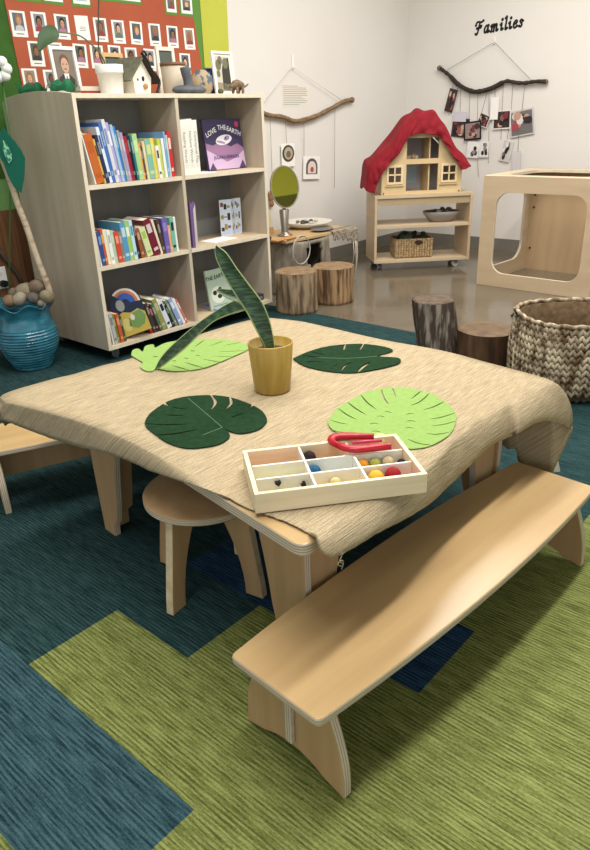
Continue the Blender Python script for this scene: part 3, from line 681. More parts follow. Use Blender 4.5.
for i, (px, y0, xr, y1, od, kd) in enumerate(TOPS):
    a = aty(px, (y0+y1)/2, YW-.009); rr = aty(xr, y1, YW-.009); w = 2*abs(rr.x-aty(px, y1, YW-.009).x); z0 = rr.z; z1 = aty(px, y0, YW-.009).z
    k = thing('mounted_sheet' if kd == 't' else 'photo_card', ('white printed sheet on green mount at the top of the board, %s from left' if kd == 't' else 'child portrait on green mount at the top right of the board, %s mount from left') % od, 'paper' if kd == 't' else 'photo', (a.x, YW-.0112, z0))
    b = newbm(); box(b, (-w/2, -.001, 0), (w/2, 0, z1-z0)); obj('mount', b, GRN, k)
    b = newbm(); box(b, (-w/2+.012, -.002, .014), (w/2-.006, -.0011, z1-z0-.008)); obj('sheet', b, PAPER, k)
    if kd == 'p': portrait((-w*.27, (z1-z0)*.32), w*.56, (z1-z0)*.56, -.0021, 300+i, k)
    else:
        b = newbm()
        for q in range(4): box(b, (-w*.3, -.0024, .03+.014*q), (w*.32, -.0021, .034+.014*q))
        obj('text_lines', b, flat((130, 170, 180), .7), k)
# outlet with a black plug
q0 = aty(9, 290, YW); q1 = aty(0, 264, YW)
k = thing('wall_outlet', 'white wall outlet with a black plug on the brown paper trunk', 'outlet', (q0.x-.04, YW-.0027, (q0.z+q1.z)/2))
b = newbm(); box(b, (-.04, -.006, -.06), (.04, 0, .06)); obj('plate', b, WHITE, k, bevel=.003)
for dz in (.022,):
    b = newbm(); prism(b, ell(0, dz, .017, .014, 16), 'y', -.0075, -.0062); obj('socket', b, flat((222, 220, 214), .5), k)
b = newbm(); prism(b, ell(.008, -.03, .024, .018, 16), 'y', -.03, -.0062); tube(b, [(.01, -.028, -.03), (.03, -.05, -.05), (.02, -.06, -.16), (-.02, -.05, -.24)], .005); obj('plug', b, BLACKM, k)
b = newbm(); tube(b, [aty(-6, 243, YW-.02), aty(5, 258, YW-.02), aty(19, 275, YW-.02), aty(24, 290, YW-.02)], [.014, .013, .012, .01], 7)
tag(obj('bare_stick', b, mat('dark_bark', (70, 56, 44), .9, (96, 80, 66), (30, 30, 30)), smooth=True), 'thin dark stick leaning on the brown paper trunk behind the pot', 'stick')

# ------------------------------------------------------------ blue pot corner
pc = atz(33, 366); pc = Vector((pc.x+.005, pc.y, 0))
PN = HOR
k = thing('ceramic_pot', 'turquoise glazed ceramic pot with ruffled rim beside the bookcase', 'pot', (pc.x, pc.y, 0))
prof = [(0, .0005), (.088, .0005), (.095, .008)]
for i in range(0, 66):
    t = i/65; z = .008+.222*t; r = .095 + .058*sin(min(1, t*1.25)*PI/2) - .018*max(0, t-.72)/.28
    prof.append((r + (.0026*sin(i*2*PI/4.3) if t < .93 else 0), z))
prof += [(.130, .250), (.126, .275), (.130, .30), (.146, .325), (.150, .329), (.146, .331), (.122, .30), (.118, .26), (.12, .22), (0, .215)]
def ruf(a, r, z):
    if z > .265: u = min(1, (z-.265)/.06); return r*(1+.035*u*sin(7*a+.6)), z+.014*u*sin(7*a+2.0)
    return r, z
GLZ = mat('turquoise_glaze', (22, 84, 106), .12, (58, 130, 148), (9, 9, 26), spec=.6, coat=.4)
b = newbm(); lathe(b, prof, 84, fr=ruf); obj('body', b, GLZ, k)
STN = [(150, 136, 112), (128, 112, 92), (168, 156, 136), (140, 118, 92), (112, 104, 94)]
SPOT = [(26, 291, .052, 'large round'), (37, 287.5, .05, 'tallest'), (20, 299, .04, 'brown'), (10, 301, .04, 'orange-tan'), (34, 298, .036, 'flat grey'), (47, 297, .04, 'pale'), (14, 293, .034, 'small'), (43, 302, .03, 'smallest')]
for i, (x, y, r, nm) in enumerate(SPOT):
    p = atp(x, y, pc - PN*(.02 if y > 295 else -.02), PN)
    b = newbm(); ball(b, (0, 0, 0), r, 16, 10, sc=(1, .85, .78), M=Matrix.Rotation(i*1.3, 3, 'Z') @ Matrix.Rotation(.4*(i % 3), 3, 'Y'), jit=.14)
    c = STN[i % 5]; tag(obj('stone', b, mat('stone_%s' % nm.replace(' ', '_'), c, .8, (c[0]-26, c[1]-26, c[2]-24), (22, 22, 22), detail=5), loc=p), '%s river stone heaped in the turquoise pot' % nm, 'stone', 'stones in the pot')
BIRK = mat('birch_bark', (196, 178, 152), .8, (150, 126, 100), (18, 18, 50), sharp=(.5, .7))
pb = atp(53, 302, pc, PN); pt = atp(-2, 148, pc + PN*.05, PN)
b = newbm(); up = pt + (pt-pb)*.55
tube(b, [pb.lerp(up, t/12) + Vector((.004*sin(t*2.1), .004*cos(t*1.7), 0)) for t in range(13)], [.0165-.0004*t for t in range(13)], 10)
tag(obj('birch_pole', b, BIRK, smooth=True), 'peeled birch pole standing in the turquoise pot', 'pole')
P = [(3, 127), (9, 135), (15.5, 142), (21, 150), (25, 158), (24.5, 175), (21.5, 193), (14, 187), (8, 176), (4, 164), (0, 157), (-6, 150)]
b = newbm(); O = pc + PN*.0
A = [b.verts.new(atp(x, y, O - PN*(.012+.0006*(x-8)), PN)) for x, y in P]; b.faces.new(A); bmesh.ops.triangulate(b, faces=b.faces[:])
lf_ = obj('paper_leaf', b, flat((16, 98, 78), .7), solid=.003); tag(lf_, 'dark green felt leaf with a pale print hung on the birch pole', 'leaf')
P = [(3, 140), (8, 145), (11.5, 153), (12, 160), (9, 163.5), (6, 158), (3, 151)]
b = newbm(); b.faces.new([b.verts.new(atp(x, y, O - PN*.021, PN)) for x, y in P]); obj('print', b, mat('pale_print', (40, 120, 96), .7, (150, 206, 170), (90, 90, 90), sharp=(.47, .53)), lf_, solid=.001)
fc = atp(-1, 69, pc + PN*.12, PN); k = thing('flower', 'white blossom on a tall stem at the left edge above the pot', 'flower', fc)
b = newbm()
for i in range(7):
    a = 2*PI*i/7; d = Vector((-HOR.y, HOR.x, 0))*cos(a)*-1 + Vector((0, 0, 1))*sin(a); ball(b, d*.035 - HOR*.008*(i % 2), .027, 10, 7, sc=(.9, .9, .9))
obj('petals', b, flat((236, 238, 230), .7), k, smooth=True)
b = newbm(); tube(b, [Vector((0, 0, 0)) + HOR*.02, HOR*.06+Vector((-.03, 0, -.3)), (pc-fc)+HOR*.06+Vector((-.09, 0, .33))], .004); obj('stem', b, flat((70, 110, 60), .6), k)

# -------------------------------------------------- things on top of the bookcase
ZT = BZ1 + .0006
def span(px0, px1, py, y): return aty(px0, py, y).x, aty(px1, py, y).x
def hgt(px, py, y): return aty(px, py, y).z - ZT
def picframe(name, label, px0, px1, py0, pym, y, col, border, art, lean=.10):
    x0, x1 = span(px0, px1, pym, y); h = hgt((px0+px1)/2, py0, y); w = x1-x0
    k = thing(name, label, 'picture frame', (x0, y, ZT+.0016)); k.rotation_euler = (-lean, 0, 0)
    b = newbm(); n = 4
    o_ = [(0, 0), (w, 0), (w, h), (0, h)]; i_ = [(border, border), (w-border, border), (w-border, h-border), (border, h-border)]
    ringpanel(b, o_, i_, 'y', 0, .014); obj('frame', b, flat(col, .45), k, bevel=.0015)
    b = newbm(); box(b, (border, .008, border), (w-border, .012, h-border)); obj('mat_board', b, flat((226, 222, 212), .7), k)
    art(k, border, w, h)
    b = newbm(); M = Matrix.Translation((w/2, .0145, h*.55)) @ Matrix.Rotation(.38, 4, 'X'); box(b, (-.015, 0, -h*.52), (.015, .003, 0), M); obj('strut', b, flat((60, 52, 44), .7), k)
    return k
def art_man(k, b_, w, h):
    m = b_+.002; W2, H2 = w-2*m, h-2*m
    b = newbm(); cols = [flat((122, 112, 100), .4), flat((62, 54, 52), .4), flat((196, 156, 130), .4), flat((104, 78, 60), .4), flat((216, 214, 210), .4), flat((60, 46, 40), .4)]
    def lay(P, i, q): prism(b, [(m+p[0]*W2, m+p[1]*H2) for p in P], 'y', .0078-.0005*(q+1), .0078-.0005*q, i, i)
    lay([(0, 0), (1, 0), (1, 1), (0, 1)], 0, 0); lay([(.06, 0), (.94, 0), (.9, .32), (.66, .45), (.36, .45), (.1, .34)], 1, 1)
    lay([(.44, .2), (.58, .2), (.64, .46), (.38, .46)], 4, 2); lay(ell(.51, .75, .23, .16), 3, 2); lay(ell(.51, .65, .19, .18), 2, 3); lay([(.49, .22), (.54, .22), (.53, .4), (.49, .4)], 1, 3)
    for dx in (-.08, .08): lay(ell(.51+dx, .68, .03, .016, 8), 5, 4)
    lay(ell(.51, .565, .07, .014, 8), 5, 4); obj('picture', b, cols, k)
def art_trees(k, b_, w, h):
    m = b_+.012; W2, H2 = w-2*m, h-2*m
    b = newbm(); cols = [flat((190, 186, 170), .4), flat((58, 56, 46), .4), flat((110, 108, 84), .4), flat((140, 132, 112), .4)]
    def lay(P, i, q): prism(b, [(m+p[0]*W2, m+p[1]*H2) for p in P], 'y', .0078-.0005*(q+1), .0078-.0005*q, i, i)
    lay([(0, 0), (1, 0), (1, 1), (0, 1)], 0, 0); lay([(0, 0), (1, 0), (1, .2), (0, .26)], 3, 1); lay([(.38, .05), (.98, .02), (.98, .96), (.6, .92), (.42, .6)], 1, 1)
    for i, (cx, cz, rr) in enumerate(((.2, .75, .2), (.35, .88, .16), (.15, .5, .13), (.7, .8, .2))): lay(ell(cx, cz, rr, rr*.8, 9), 2, 2)
    obj('picture', b, cols, k)
def art_slate(k, b_, w, h):
    b = newbm(); box(b, (b_, .0072, b_), (w-b_, .0079, h-b_)); obj('picture', b, flat((86, 92, 84), .7), k)
picframe('framed_picture', 'white framed portrait photo of a person in dark jacket and tie on the bookcase', 56, 82, 46, 80, 3.33, (236, 234, 226), .016, art_man)
picframe('framed_picture', 'plain wooden frame standing behind the white flowerpot on the bookcase', 106, 127, 53, 80, 3.34, (206, 172, 120), .02, art_slate, .06)
picframe('framed_picture', 'white framed dark tree photo at the right end of the bookcase top', 216, 236, 51, 80, 3.24, (238, 236, 230), .013, art_trees)
picframe('framed_picture', 'white frame half hidden behind the birdhouse on the bookcase', 160, 178, 47, 80, 3.43, (226, 220, 206), .02, art_slate, .04)
# white pot and its trailing plant
x0, x1 = span(98, 121.5, 75, 3.16); r = (x1-x0)/2*.97; ph = hgt(110, 65, 3.16)
k = thing('potted_plant', 'white flowerpot with one long arching leafy stem on the bookcase', 'plant', ((x0+x1)/2, 3.16, ZT))
b = newbm(); lathe(b, [(0, 0), (r*.80, 0), (r*.82, .004), (r*.94, ph*.72), (r*.98, ph*.72), (r, ph*.74), (r, ph), (r*.93, ph), (r*.9, ph*.85), (0, ph*.84)], 36); obj('pot', b, WHITE, k)
b = newbm(); lathe(b, [(r*.885, ph*.855), (0, ph*.87)], 24); obj('soil', b, flat((66, 52, 42), .9), k)
O = Vector(k.location)
def W(px, py, y=3.16): return aty(px, py, y) - O
L1 = interp([W(106, 66), W(101, 55), W(92, 45), (W(80, 36)), W(66, 33), W(57, 32)], 6)
L2 = interp([W(104, 66), W(99, 52), W(98.5, 20), W(99, -10)], 6)
DG = flat((60, 84, 52), .5)
b = newbm(); tube(b, L1, [.0045-.00006*i for i in range(len(L1))], 7); obj('stem', b, flat((94, 110, 74), .5), k)
b = newbm(); tube(b, L2, .0035, 7); obj('stem', b, flat((78, 70, 56), .6), k)
def ribbon(b, pts, wid, nrm, th=.0012, cup=.2, mi=0, medge=None):
    n = len(pts); rows = []
    for i, p in enumerate(pts):
        d = (pts[min(i+1, n-1)]-pts[max(i-1, 0)]).normalized(); nn = nrm if not callable(nrm) else nrm(i/(n-1))
        s = d.cross(nn)
        s = s.normalized() if s.length > 1e-6 else frame_of(d)[0]
        up = s.cross(d).normalized(); w = wid[i]
        rows.append([b.verts.new(p + s*w*u + up*(cup*w*abs(u)**1.5)) for u in (-1, -.90, -.45, 0, .45, .90, 1)])
    for A, B_ in zip(rows[:-1], rows[1:]):
        for j in range(6):
            f = b.faces.new((A[j], A[j+1], B_[j+1], B_[j])); f.smooth = True; f.material_index = medge if (medge is not None and j in (0, 5)) else mi
b = newbm(); LP = interp([W(58, 31), W(52, 33), W(46, 38), W(42, 44), W(39, 51)], 4); ribbon(b, LP, [.006+.035*sin(PI*min(1, (i/16)**.75))*(1-.3*i/16) for i in range(17)], -HOR, cup=.15)
obj('leaf', b, DG, k, solid=.0015)
# birdhouse
yb = 3.12; x0, x1 = span(132, 160, 80, yb); w = x1-x0; ev = hgt(145, 77, yb); pk = hgt(148, 58, yb)
k = thing('birdhouse', 'small white birdhouse with a moss-green roof and black ribbon on the bookcase', 'birdhouse', (x0, yb, ZT), .28)
b = newbm(); prism(b, [(w*.12, 0), (w*.82, 0), (w*.92, ev), (w*.5, pk), (w*.04, ev)], 'y', 0, .11); obj('body', b, mat('whitewash', (224, 216, 196), .7, (238, 232, 218), (20, 20, 6)), k)
def slope(b, p, q, t, y0, y1):
    d = Vector((q[0]-p[0], q[1]-p[1])).normalized(); n_ = Vector((-d.y, d.x))
    if n_.y < 0: n_ = -n_
    prism(b, [p, q, (q[0]+n_.x*t, q[1]+n_.y*t), (p[0]+n_.x*t, p[1]+n_.y*t)], 'y', y0, y1)
b = newbm(); slope(b, (w*.5, pk+.001), (-w*.20, ev-.022), .008, -.02, .13); obj('roof', b, mat('mossy_roof', (84, 88, 70), .8, (112, 110, 92), (40, 40, 40)), k)
b = newbm(); slope(b, (w*.5, pk+.001), (w*1.16, ev-.028), .008, -.02, .13); obj('roof', b, flat((52, 44, 40), .7), k)
for cx, cz, rr_ in ((.52, .92, .012), (.27, .86, .0065)):
    b = newbm(); prism(b, ell(w*cx, ev*cz, rr_, rr_, 16), 'y', -.001, -.0002); obj('entrance_hole', b, flat((40, 34, 30), .8), k)
b = newbm(); ball(b, (w*.56, -.008, ev*.50), .017, 12, 8, sc=(1, .5, .8)); obj('perch', b, flat((170, 130, 84), .7), k)
b = newbm(); rp = [Vector((w*.46, -.024, pk+.012)), Vector((w*.62, -.026, pk*.92)), Vector((w*.76, -.026, pk*.70)), Vector((w*.98, -.03, pk*.52)), Vector((w*1.08, -.03, pk*.36)), Vector((w*.98, -.03, pk*.16)), Vector((w*.86, -.03, .002))]
tube(b, interp(rp, 5), .0075, 6); tube(b, interp([(w*.42, -.02, pk+.016), (w*.55, -.02, pk+.03), (w*.66, -.02, pk+.012)], 5), .006, 6); obj('ribbon', b, BLACKM, k)
# jar, carved stone, painted rock, blue pot
yj = 3.26; x0, x1 = span(164, 183.5, 78, yj); r = (x1-x0)/2; h = hgt(173, 63, yj)
k = thing('jar', 'cream ceramic jar with a brown rim behind the birdhouse ribbon', 'jar', ((x0+x1)/2, yj, ZT))
b = newbm(); lathe(b, [(0, 0), (r*.8, 0), (r*.84, .006), (r*.98, h*.9), (r*.92, h*.9), (r*.8, .012), (0, .01)], 32); obj('body', b, flat((196, 182, 160), .5), k)
b = newbm(); lathe(b, [(r*.90, h*.905), (r*1.01, h*.905), (r*1.02, h), (r*.93, h), (r*.90, h*.905)], 32); obj('rim', b, flat((122, 92, 66), .5), k)
ys = 3.10; SG = mat('carved_stone', (74, 78, 84), .7, (98, 102, 106), (24, 24, 24))
x0, x1 = span(178, 209, 85, ys); w = x1-x0; hs = hgt(188, 68, ys)
b = newbm(); ball(b, (w*.46, .03, .012), w*.5, 20, 10, sc=(1, .55, .22), jit=.1); tube(b, interp([(w*.46, .03, .012), (w*.44, .03, hs*.4), (w*.40, .03, hs*.75), (w*.40, .03, hs*.95)], 4), [.030, .029, .028, .026, .025, .024, .025, .026, .027, .028, .030, .029, .012], 12)
tag(obj('stone_carving', b, SG, loc=(x0, ys, ZT+.0135)), 'dark grey carved stone figure on a flat base on the bookcase', 'ornament')
x0, x1 = span(193, 212, 85, 3.22); b = newbm(); ball(b, (0, 0, 0), (x1-x0)/2, 18, 12, sc=(1, .6, .95), jit=.12)
tag(obj('painted_rock', b, mat('painted_rock', (168, 148, 116), .6, (84, 96, 112), (24, 24, 24), sharp=(.48, .54)), loc=((x0+x1)/2, 3.22, ZT+(x1-x0)/2*.9)), 'rock painted with tan and blue-grey patches behind the carved stone', 'rock')
x0, x1 = span(203, 217, 85, 3.36); r = (x1-x0)/2; h = hgt(210, 69, 3.36)
b = newbm(); lathe(b, [(0, 0), (r*.7, 0), (r, h*.45), (r*.95, h*.8), (r*.8, h), (r*.7, h), (r*.6, h*.6), (0, h*.5)], 28)
tag(obj('blue_vase', b, mat('cobalt_glaze', (28, 52, 110), .25, (50, 110, 160), (18, 18, 18), sharp=(.5, .6)), loc=((x0+x1)/2, 3.36, ZT)), 'small cobalt blue vase tucked behind the painted rock', 'vase')
q = aty(220.5, 90, 3.04); b = newbm(); ball(b, (0, 0, 0), .018, 12, 8, sc=(1, .8, .8), jit=.2); tag(obj('pebble', b, flat((84, 82, 60), .7), loc=(q.x, 3.04, ZT+.013)), 'small dark pebble before the tree photo frame', 'pebble')
# lizard-like toy dinosaur facing left
q = aty(238, 90, 3.02); b = newbm()
tube(b, interp([(-.060, 0, .034), (-.048, 0, .040), (-.034, 0, .043), (-.01, 0, .050), (.014, 0, .046), (.034, 0, .038), (.06, 0, .040), (.085, 0, .052)], 3), [.006, .010, .012, .012, .012, .014, .017, .020, .022, .023, .022, .020, .018, .015, .012, .010, .008, .007, .006, .005, .004, .002], 12)
for x in (-.018, .026):
    for y in (-.016, .016): tube(b, [(x, y*.5, .034), (x-.002, y, .018), (x-.006, y*1.1, .004)], [.011, .008, .0075], 8)
for i in range(7): ball(b, (-.02+.011*i, 0, .068-.0016*abs(i-2)*(1+.3*i)), .006, 6, 4, sc=(1, .5, 1))
tag(obj('toy_dinosaur', b, mat('dino_brown', (98, 80, 62), .6, (128, 108, 84), (60, 60, 60)), loc=(q.x, 3.02, ZT), smooth=True), 'small brown toy dinosaur at the right end of the bookcase top', 'toy')
# green felt leaf dishes, flat books
for i, (xa, xb, yd, lb) in enumerate(((18, 46, 3.49, 'dark green leaf-shaped felt dish at the left end of the bookcase top'), (50, 75, 3.2, 'green and white leaf-shaped felt dish before the portrait frame'))):
    x0, x1 = span(xa, xb, 88, yd); w = x1-x0; k = thing('leaf_dish', lb, 'dish', ((x0+x1)/2, yd, ZT)); b = newbm(); rows = []
    for j in range(13):
        t = j/12; ww = .05*sin(PI*(.06+.88*t))**.7; xx = (t-.5)*w
        rows.append([b.verts.new((xx, u*ww, .003+.045*abs(u)**1.6*(1+.5*sin(t*9+u*3)) + .02*abs(t-.5)*2)) for u in (-1, -.5, 0, .5, 1)])
    for A, B_ in zip(rows[:-1], rows[1:]):
        for j in range(4): b.faces.new((A[j], A[j+1], B_[j+1], B_[j]))
    o = obj('felt', b, mat('green_felt', (24, 92, 62), .9, (44, 118, 80), (30, 30, 30)), k, smooth=True, solid=.003)
    b = newbm(); ball(b, (0, 0, .014), .03, 12, 8, sc=(1.2, .8, .42)); obj('filling', b, flat((222, 220, 206) if i else (176, 110, 96), .8), k)
x0, x1 = span(84, 99, 88, 3.20)
for i, (c, lb) in enumerate((((150, 60, 50), 'red book at the bottom of the pair left of the white flowerpot'), ((214, 206, 190), 'cream book topmost of the pair left of the white flowerpot'))):
    k = thing('book', lb, 'book', (x0-.02, 3.20, ZT+.021*i)); b = newbm(); box(b, (0, 0, 0), (x1-x0+.04, .12, .0015)); box(b, (0, 0, .0185), (x1-x0+.04, .12, .02)); box(b, (0, 0, .0016), (x1-x0+.04, .0015, .0184)); obj('cover', b, flat(c, .5), k)
    b = newbm(); box(b, (.001, .0018, .0017), (x1-x0+.038, .118, .0183)); obj('pages', b, PAGES, k)

# ------------------------------------------------------ branch hangers on walls
YB = WY-.03
def wpt(px, py, wall, off):
    return aty(px, py, WY-off) if wall == 'y' else atx(px, py, WX-off)
def hook(parent, px, py, wall, h=.06):
    q = wpt(px, py, wall, .002)-parent.location; b = newbm()
    if wall == 'y': box(b, (q.x-.009, q.y-.006, q.z), (q.x+.009, q.y+.0015, q.z+h)); tube(b, [q+Vector((0, -.006, .012)), q+Vector((0, -.018, .002)), q+Vector((0, -.024, .012))], .004, 8)
    else: box(b, (q.x-.006, q.y-.009, q.z), (q.x+.0015, q.y+.009, q.z+h)); tube(b, [q+Vector((-.006, 0, .012)), q+Vector((-.018, 0, .002)), q+Vector((-.024, 0, .012))], .004, 8)
    obj('hook', b, WHITE, parent, bevel=.002)
k = thing('branch_hanger', 'pale driftwood branch hung by strings from a hook on the left wall', 'wall hanging', wpt(300, 120, 'y', .03))
O = k.location.copy()
DRIFT = mat('driftwood', (150, 124, 92), .85, (104, 82, 58), (26, 60, 60)); 
P = interp([wpt(*q, 'y', .03)-O for q in ((262, 112), (268, 115), (283, 117), (293, 121), (303, 120), (316, 116), (330, 109), (341, 103), (347, 100.5), (353, 99.5))], 4)
b = newbm(); rr = random.Random(3); tube(b, P, [.014+.004*rr.random() for _ in P], 10); ball(b, wpt(352, 100, 'y', .03)-O, .021, 10, 8, jit=.3); obj('branch', b, DRIFT, k, smooth=True)
hook(k, 292.5, 69, 'y', .09)
def strings(k, L, wall, off, m=STRING, r=.0016):
    for seg in L:
        b = newbm(); tube(b, [wpt(x, y, wall, o) - k.location for x, y, o in seg], r, 5); obj('string', b, m, k)
strings(k, [[(292, 67, .02), (264, 103, .03)], [(292, 67, .02), (343, 101, .03)]], 'y', 0, STRW)
strings(k, [[(270, 116, .03), (273, 200, .02)], [(285.5, 119, .03), (286.5, 143, .02)], [(304, 120, .03), (304, 156, .02)], [(335, 107, .03), (334.5, 188, .02)]], 'y', 0)
k = thing('hanging_ornament', 'white card with a dark oval frame hanging from the driftwood branch', 'ornament', wpt(288, 155, 'y', .017)); O = k.location.copy()
def card_on(k, px0, py0, px1, py1, wall, off, m, tilt=0, t=.002, name='card'):
    a = wpt(px0, py0, wall, off); c = wpt(px1, py1, wall, off); mid = (a+c)/2; w = (c-a).length and ((c.x-a.x) if wall == 'y' else (a.y-c.y)); h = a.z-c.z
    b = newbm()
    if wall == 'y': M = Matrix.Translation(mid-k.location) @ Matrix.Rotation(tilt, 4, 'Y')
    else: M = Matrix.Translation(mid-k.location) @ Matrix.Rotation(-PI/2, 4, 'Z') @ Matrix.Rotation(tilt, 4, 'Y')
    box(b, (-w/2, -t/2, -h/2), (w/2, t/2, h/2), M); return obj(name, b, m, k), M, w, h
_, M, w, h = card_on(k, 281, 144, 295, 166, 'y', .017, PAPER)
def addprism(k, P, M, y0, y1, m, name):
    b = newbm(); prism(b, P, 'y', y0, y1, M=M); return obj(name, b, m, k)
addprism(k, ell(0, h*.08, w*.44, h*.36), M, -.004, -.0012, flat((76, 66, 52), .6), 'oval_frame'); addprism(k, ell(0, h*.08, w*.32, h*.27), M, -.0048, -.0041, flat((176, 168, 148), .5), 'picture'); addprism(k, ell(0, h*.04, w*.17, h*.15), M, -.0056, -.0049, flat((120, 96, 76), .5), 'picture')
k = thing('hanging_ornament', 'white card with a little arched house picture hanging from the driftwood branch', 'ornament', wpt(311, 168, 'y', .017))
_, M, w, h = card_on(k, 303, 157, 320, 178, 'y', .017, PAPER, .06)
ar = [(-w*.34, -h*.28), (-w*.34, h*.05)] + [(-w*.34*cos(PI*i/10), h*.05+h*.36*sin(PI*i/10)) for i in range(1, 10)] + [(w*.34, h*.05), (w*.34, -h*.28)]
addprism(k, ar, M, -.003, -.0011, flat((92, 86, 80), .6), 'arch'); addprism(k, [(x*.72, z*.78-h*.03) for x, z in ar], M, -.0038, -.0031, flat((226, 208, 200), .6), 'picture'); addprism(k, ell(0, -h*.08, w*.1, h*.12), M, -.0046, -.0039, flat((176, 80, 72), .6), 'picture')
k = thing('hanging_ornament', 'brown wooden ornament hanging low beside the bookcase edge, left of the mirror', 'ornament', wpt(271, 196, 'y', .02)); b = newbm(); ball(b, (0, 0, 0), .034, 12, 8, sc=(.8, .4, 1.2), jit=.3); ball(b, (.005, -.002, -.055), .026, 10, 7, sc=(.9, .4, 1), jit=.3); obj('carving', b, mat('wood_brown', (128, 88, 62), .7, (168, 128, 96), (40, 40, 40)), k)
k = thing('wall_note', 'small typed white notice taped inside the driftwood hanger on the left wall', 'paper', wpt(296, 95, 'y', .0008)); _, M, w, h = card_on(k, 281.5, 84.5, 309.5, 106, 'y', .0008, flat((226, 220, 208), .7), 0, .0008, 'sheet')
b = newbm(); rr = random.Random(5)
for i in range(11):
    z = h*.44-h*.085*i; box(b, (-w*.46, -.0009, z-.0022), (-w*.46+w*(.9 if i not in (0, 10) else .6)*rr.uniform(.75, 1), -.0005, z+.0012), M)
obj('text_lines', b, flat((150, 146, 138), .7), k)

k = thing('branch_hanger', 'dark wavy branch hung from a hook under the Families lettering', 'wall hanging', wpt(495, 84, 'x', .03)); O = k.location.copy()
DBARK = mat('dark_branch', (38, 32, 26), .8, (66, 56, 46), (40, 40, 40))
P = interp([wpt(*q, 'x', .03)-O for q in ((439.5, 68), (444, 71), (450, 76), (456, 82.5), (464, 88), (473, 91.5), (482, 91), (492, 88), (501, 83.5), (507, 81), (515, 82.5), (524, 83), (535, 81.5), (546.5, 81.5))], 4)
rr = random.Random(8); b = newbm(); tube(b, P, [.012+.005*rr.random() + (.004 if 8 < i < 34 else 0) for i, _ in enumerate(P)], 10); obj('branch', b, DBARK, k, smooth=True)
b = newbm(); ball(b, P[0], .021, 10, 8, jit=.3); ball(b, P[-1], .015, 10, 8, jit=.3); obj('cut_end', b, flat((116, 104, 90), .8), k)
hook(k, 494.5, 44, 'x', .05)
strings(k, [[(494.5, 42, .02), (447, 70, .03)], [(494.5, 42, .02), (531, 80, .03)]], 'x', 0, flat((100, 98, 92), .8))
strings(k, [[(454, 82, .03), (452, 90, .02)], [(461, 87, .03), (460, 113, .02)], [(470, 90, .03), (469, 120, .02)], [(478, 91, .03), (477, 142, .012), (478.5, 177, .012)], [(488, 89, .03), (481, 115, .022)], [(489, 89, .03), (489, 130, .010), (488.5, 163, .010)], [(495, 87, .03), (495, 98, .022)], [(503.5, 83, .03), (502, 112, .02), (501, 139, .010)], [(513, 82, .03), (511, 112, .012), (507, 140, .012)], [(525, 83, .03), (522, 110, .022)], [(519, 126, .02), (518, 152, .02)]], 'x', 0)
def wallphoto(label, box4, off, base, tilt, blobs, name='photo', cat='photo', border=.008, group='photos hanging from the dark branch'):
    x0, y0, x1, y1 = box4; k = thing(name, label, cat, wpt((x0+x1)/2, (y0+y1)/2, 'x', off), 0, group)
    _, M, w, h = card_on(k, x0, y0, x1, y1, 'x', off, flat(base, .6), tilt, .0016)
    rr = random.Random(int(x0*7+y0)); P4 = [(-w/2+border, -h/2+border), (w/2-border, -h/2+border), (w/2-border, h/2-border), (-w/2+border, h/2-border)]
    if blobs:
        b = newbm(); cols = [flat(c, .5) for c in blobs]
        prism(b, P4, 'y', -.0016, -.0009, 0, 0, M)
        for i in range(12 if w*h > .02 else 7):
            cx = rr.uniform(-.32, .32)*w; cz = rr.uniform(-.3, .3)*h; s = rr.uniform(.10, .17)
            prism(b, ell(cx, cz, min(s*w, w*.16), s*h, 9), 'y', -.0018-.0004*i, -.0016-.0004*i, 1+i % (len(blobs)-1), 1+i % (len(blobs)-1), M)
        obj('picture', b, cols, k)
    return k
DK = [(60, 46, 46), (150, 90, 84), (196, 170, 150), (36, 32, 34), (120, 54, 60)]; BW = [(200, 196, 192), (46, 42, 44), (120, 110, 106), (226, 222, 218)]
wallphoto('narrow dark photo strip tilted at the far left of the dark branch', (447.5, 89, 454.5, 112), .022, (92, 66, 62), .26, DK, border=.004)
wallphoto('wide family photo above the dollhouse roof, under a lilac tag', (452.5, 118.5, 468, 137), .010, (60, 48, 48), .1, DK, border=.004)
wallphoto('lilac paper tag on top of the wide family photo', (453.5, 112, 466, 121.5), .021, (206, 200, 212), .05, None, 'paper_tag', 'tag', group=None)
wallphoto('black framed family photo overlapping the wide photo', (464.5, 121.5, 480.5, 140), .026, (34, 30, 30), -.08, [(150, 130, 126), (70, 50, 50), (196, 170, 156), (120, 60, 64)], border=.014)
wallphoto('small tilted photo at the middle of the dark branch', (478.5, 114, 488.5, 126.5), .022, (226, 222, 214), .35, DK, border=.006)
wallphoto('blank white paper strip hanging at the middle of the dark branch', (491.5, 97.5, 497.5, 119.5), .024, (240, 238, 234), .0, None, 'paper_strip', 'paper', group=None)
wallphoto('white-bordered group photo right of the blank white strip', (493.5, 110.5, 510, 129), .016, (230, 226, 220), -.04, DK, border=.01)
wallphoto('large tilted photo collage at the right end of the dark branch', (511, 110, 532.5, 136), .014, (196, 192, 188), -.16, [(112, 108, 108), (170, 70, 80), (220, 210, 204), (50, 46, 50), (190, 150, 130)], border=.012)
wallphoto('white card with dark figures, left of the low hanging pair', (467.5, 141.5, 478, 158), .018, (236, 234, 230), .06, [(232, 230, 226), (50, 44, 46), (150, 140, 136)], border=.004)
wallphoto('white card with dark figures, right of the low hanging pair', (479.5, 141.5, 488, 157.5), .016, (234, 232, 228), -.03, [(228, 226, 222), (46, 42, 44), (150, 140, 136)], border=.004)
wallphoto('tall white-edged photo strip hanging low above the play cube', (502, 140, 510.5, 161.5), .016, (228, 224, 220), .2, BW, border=.006)
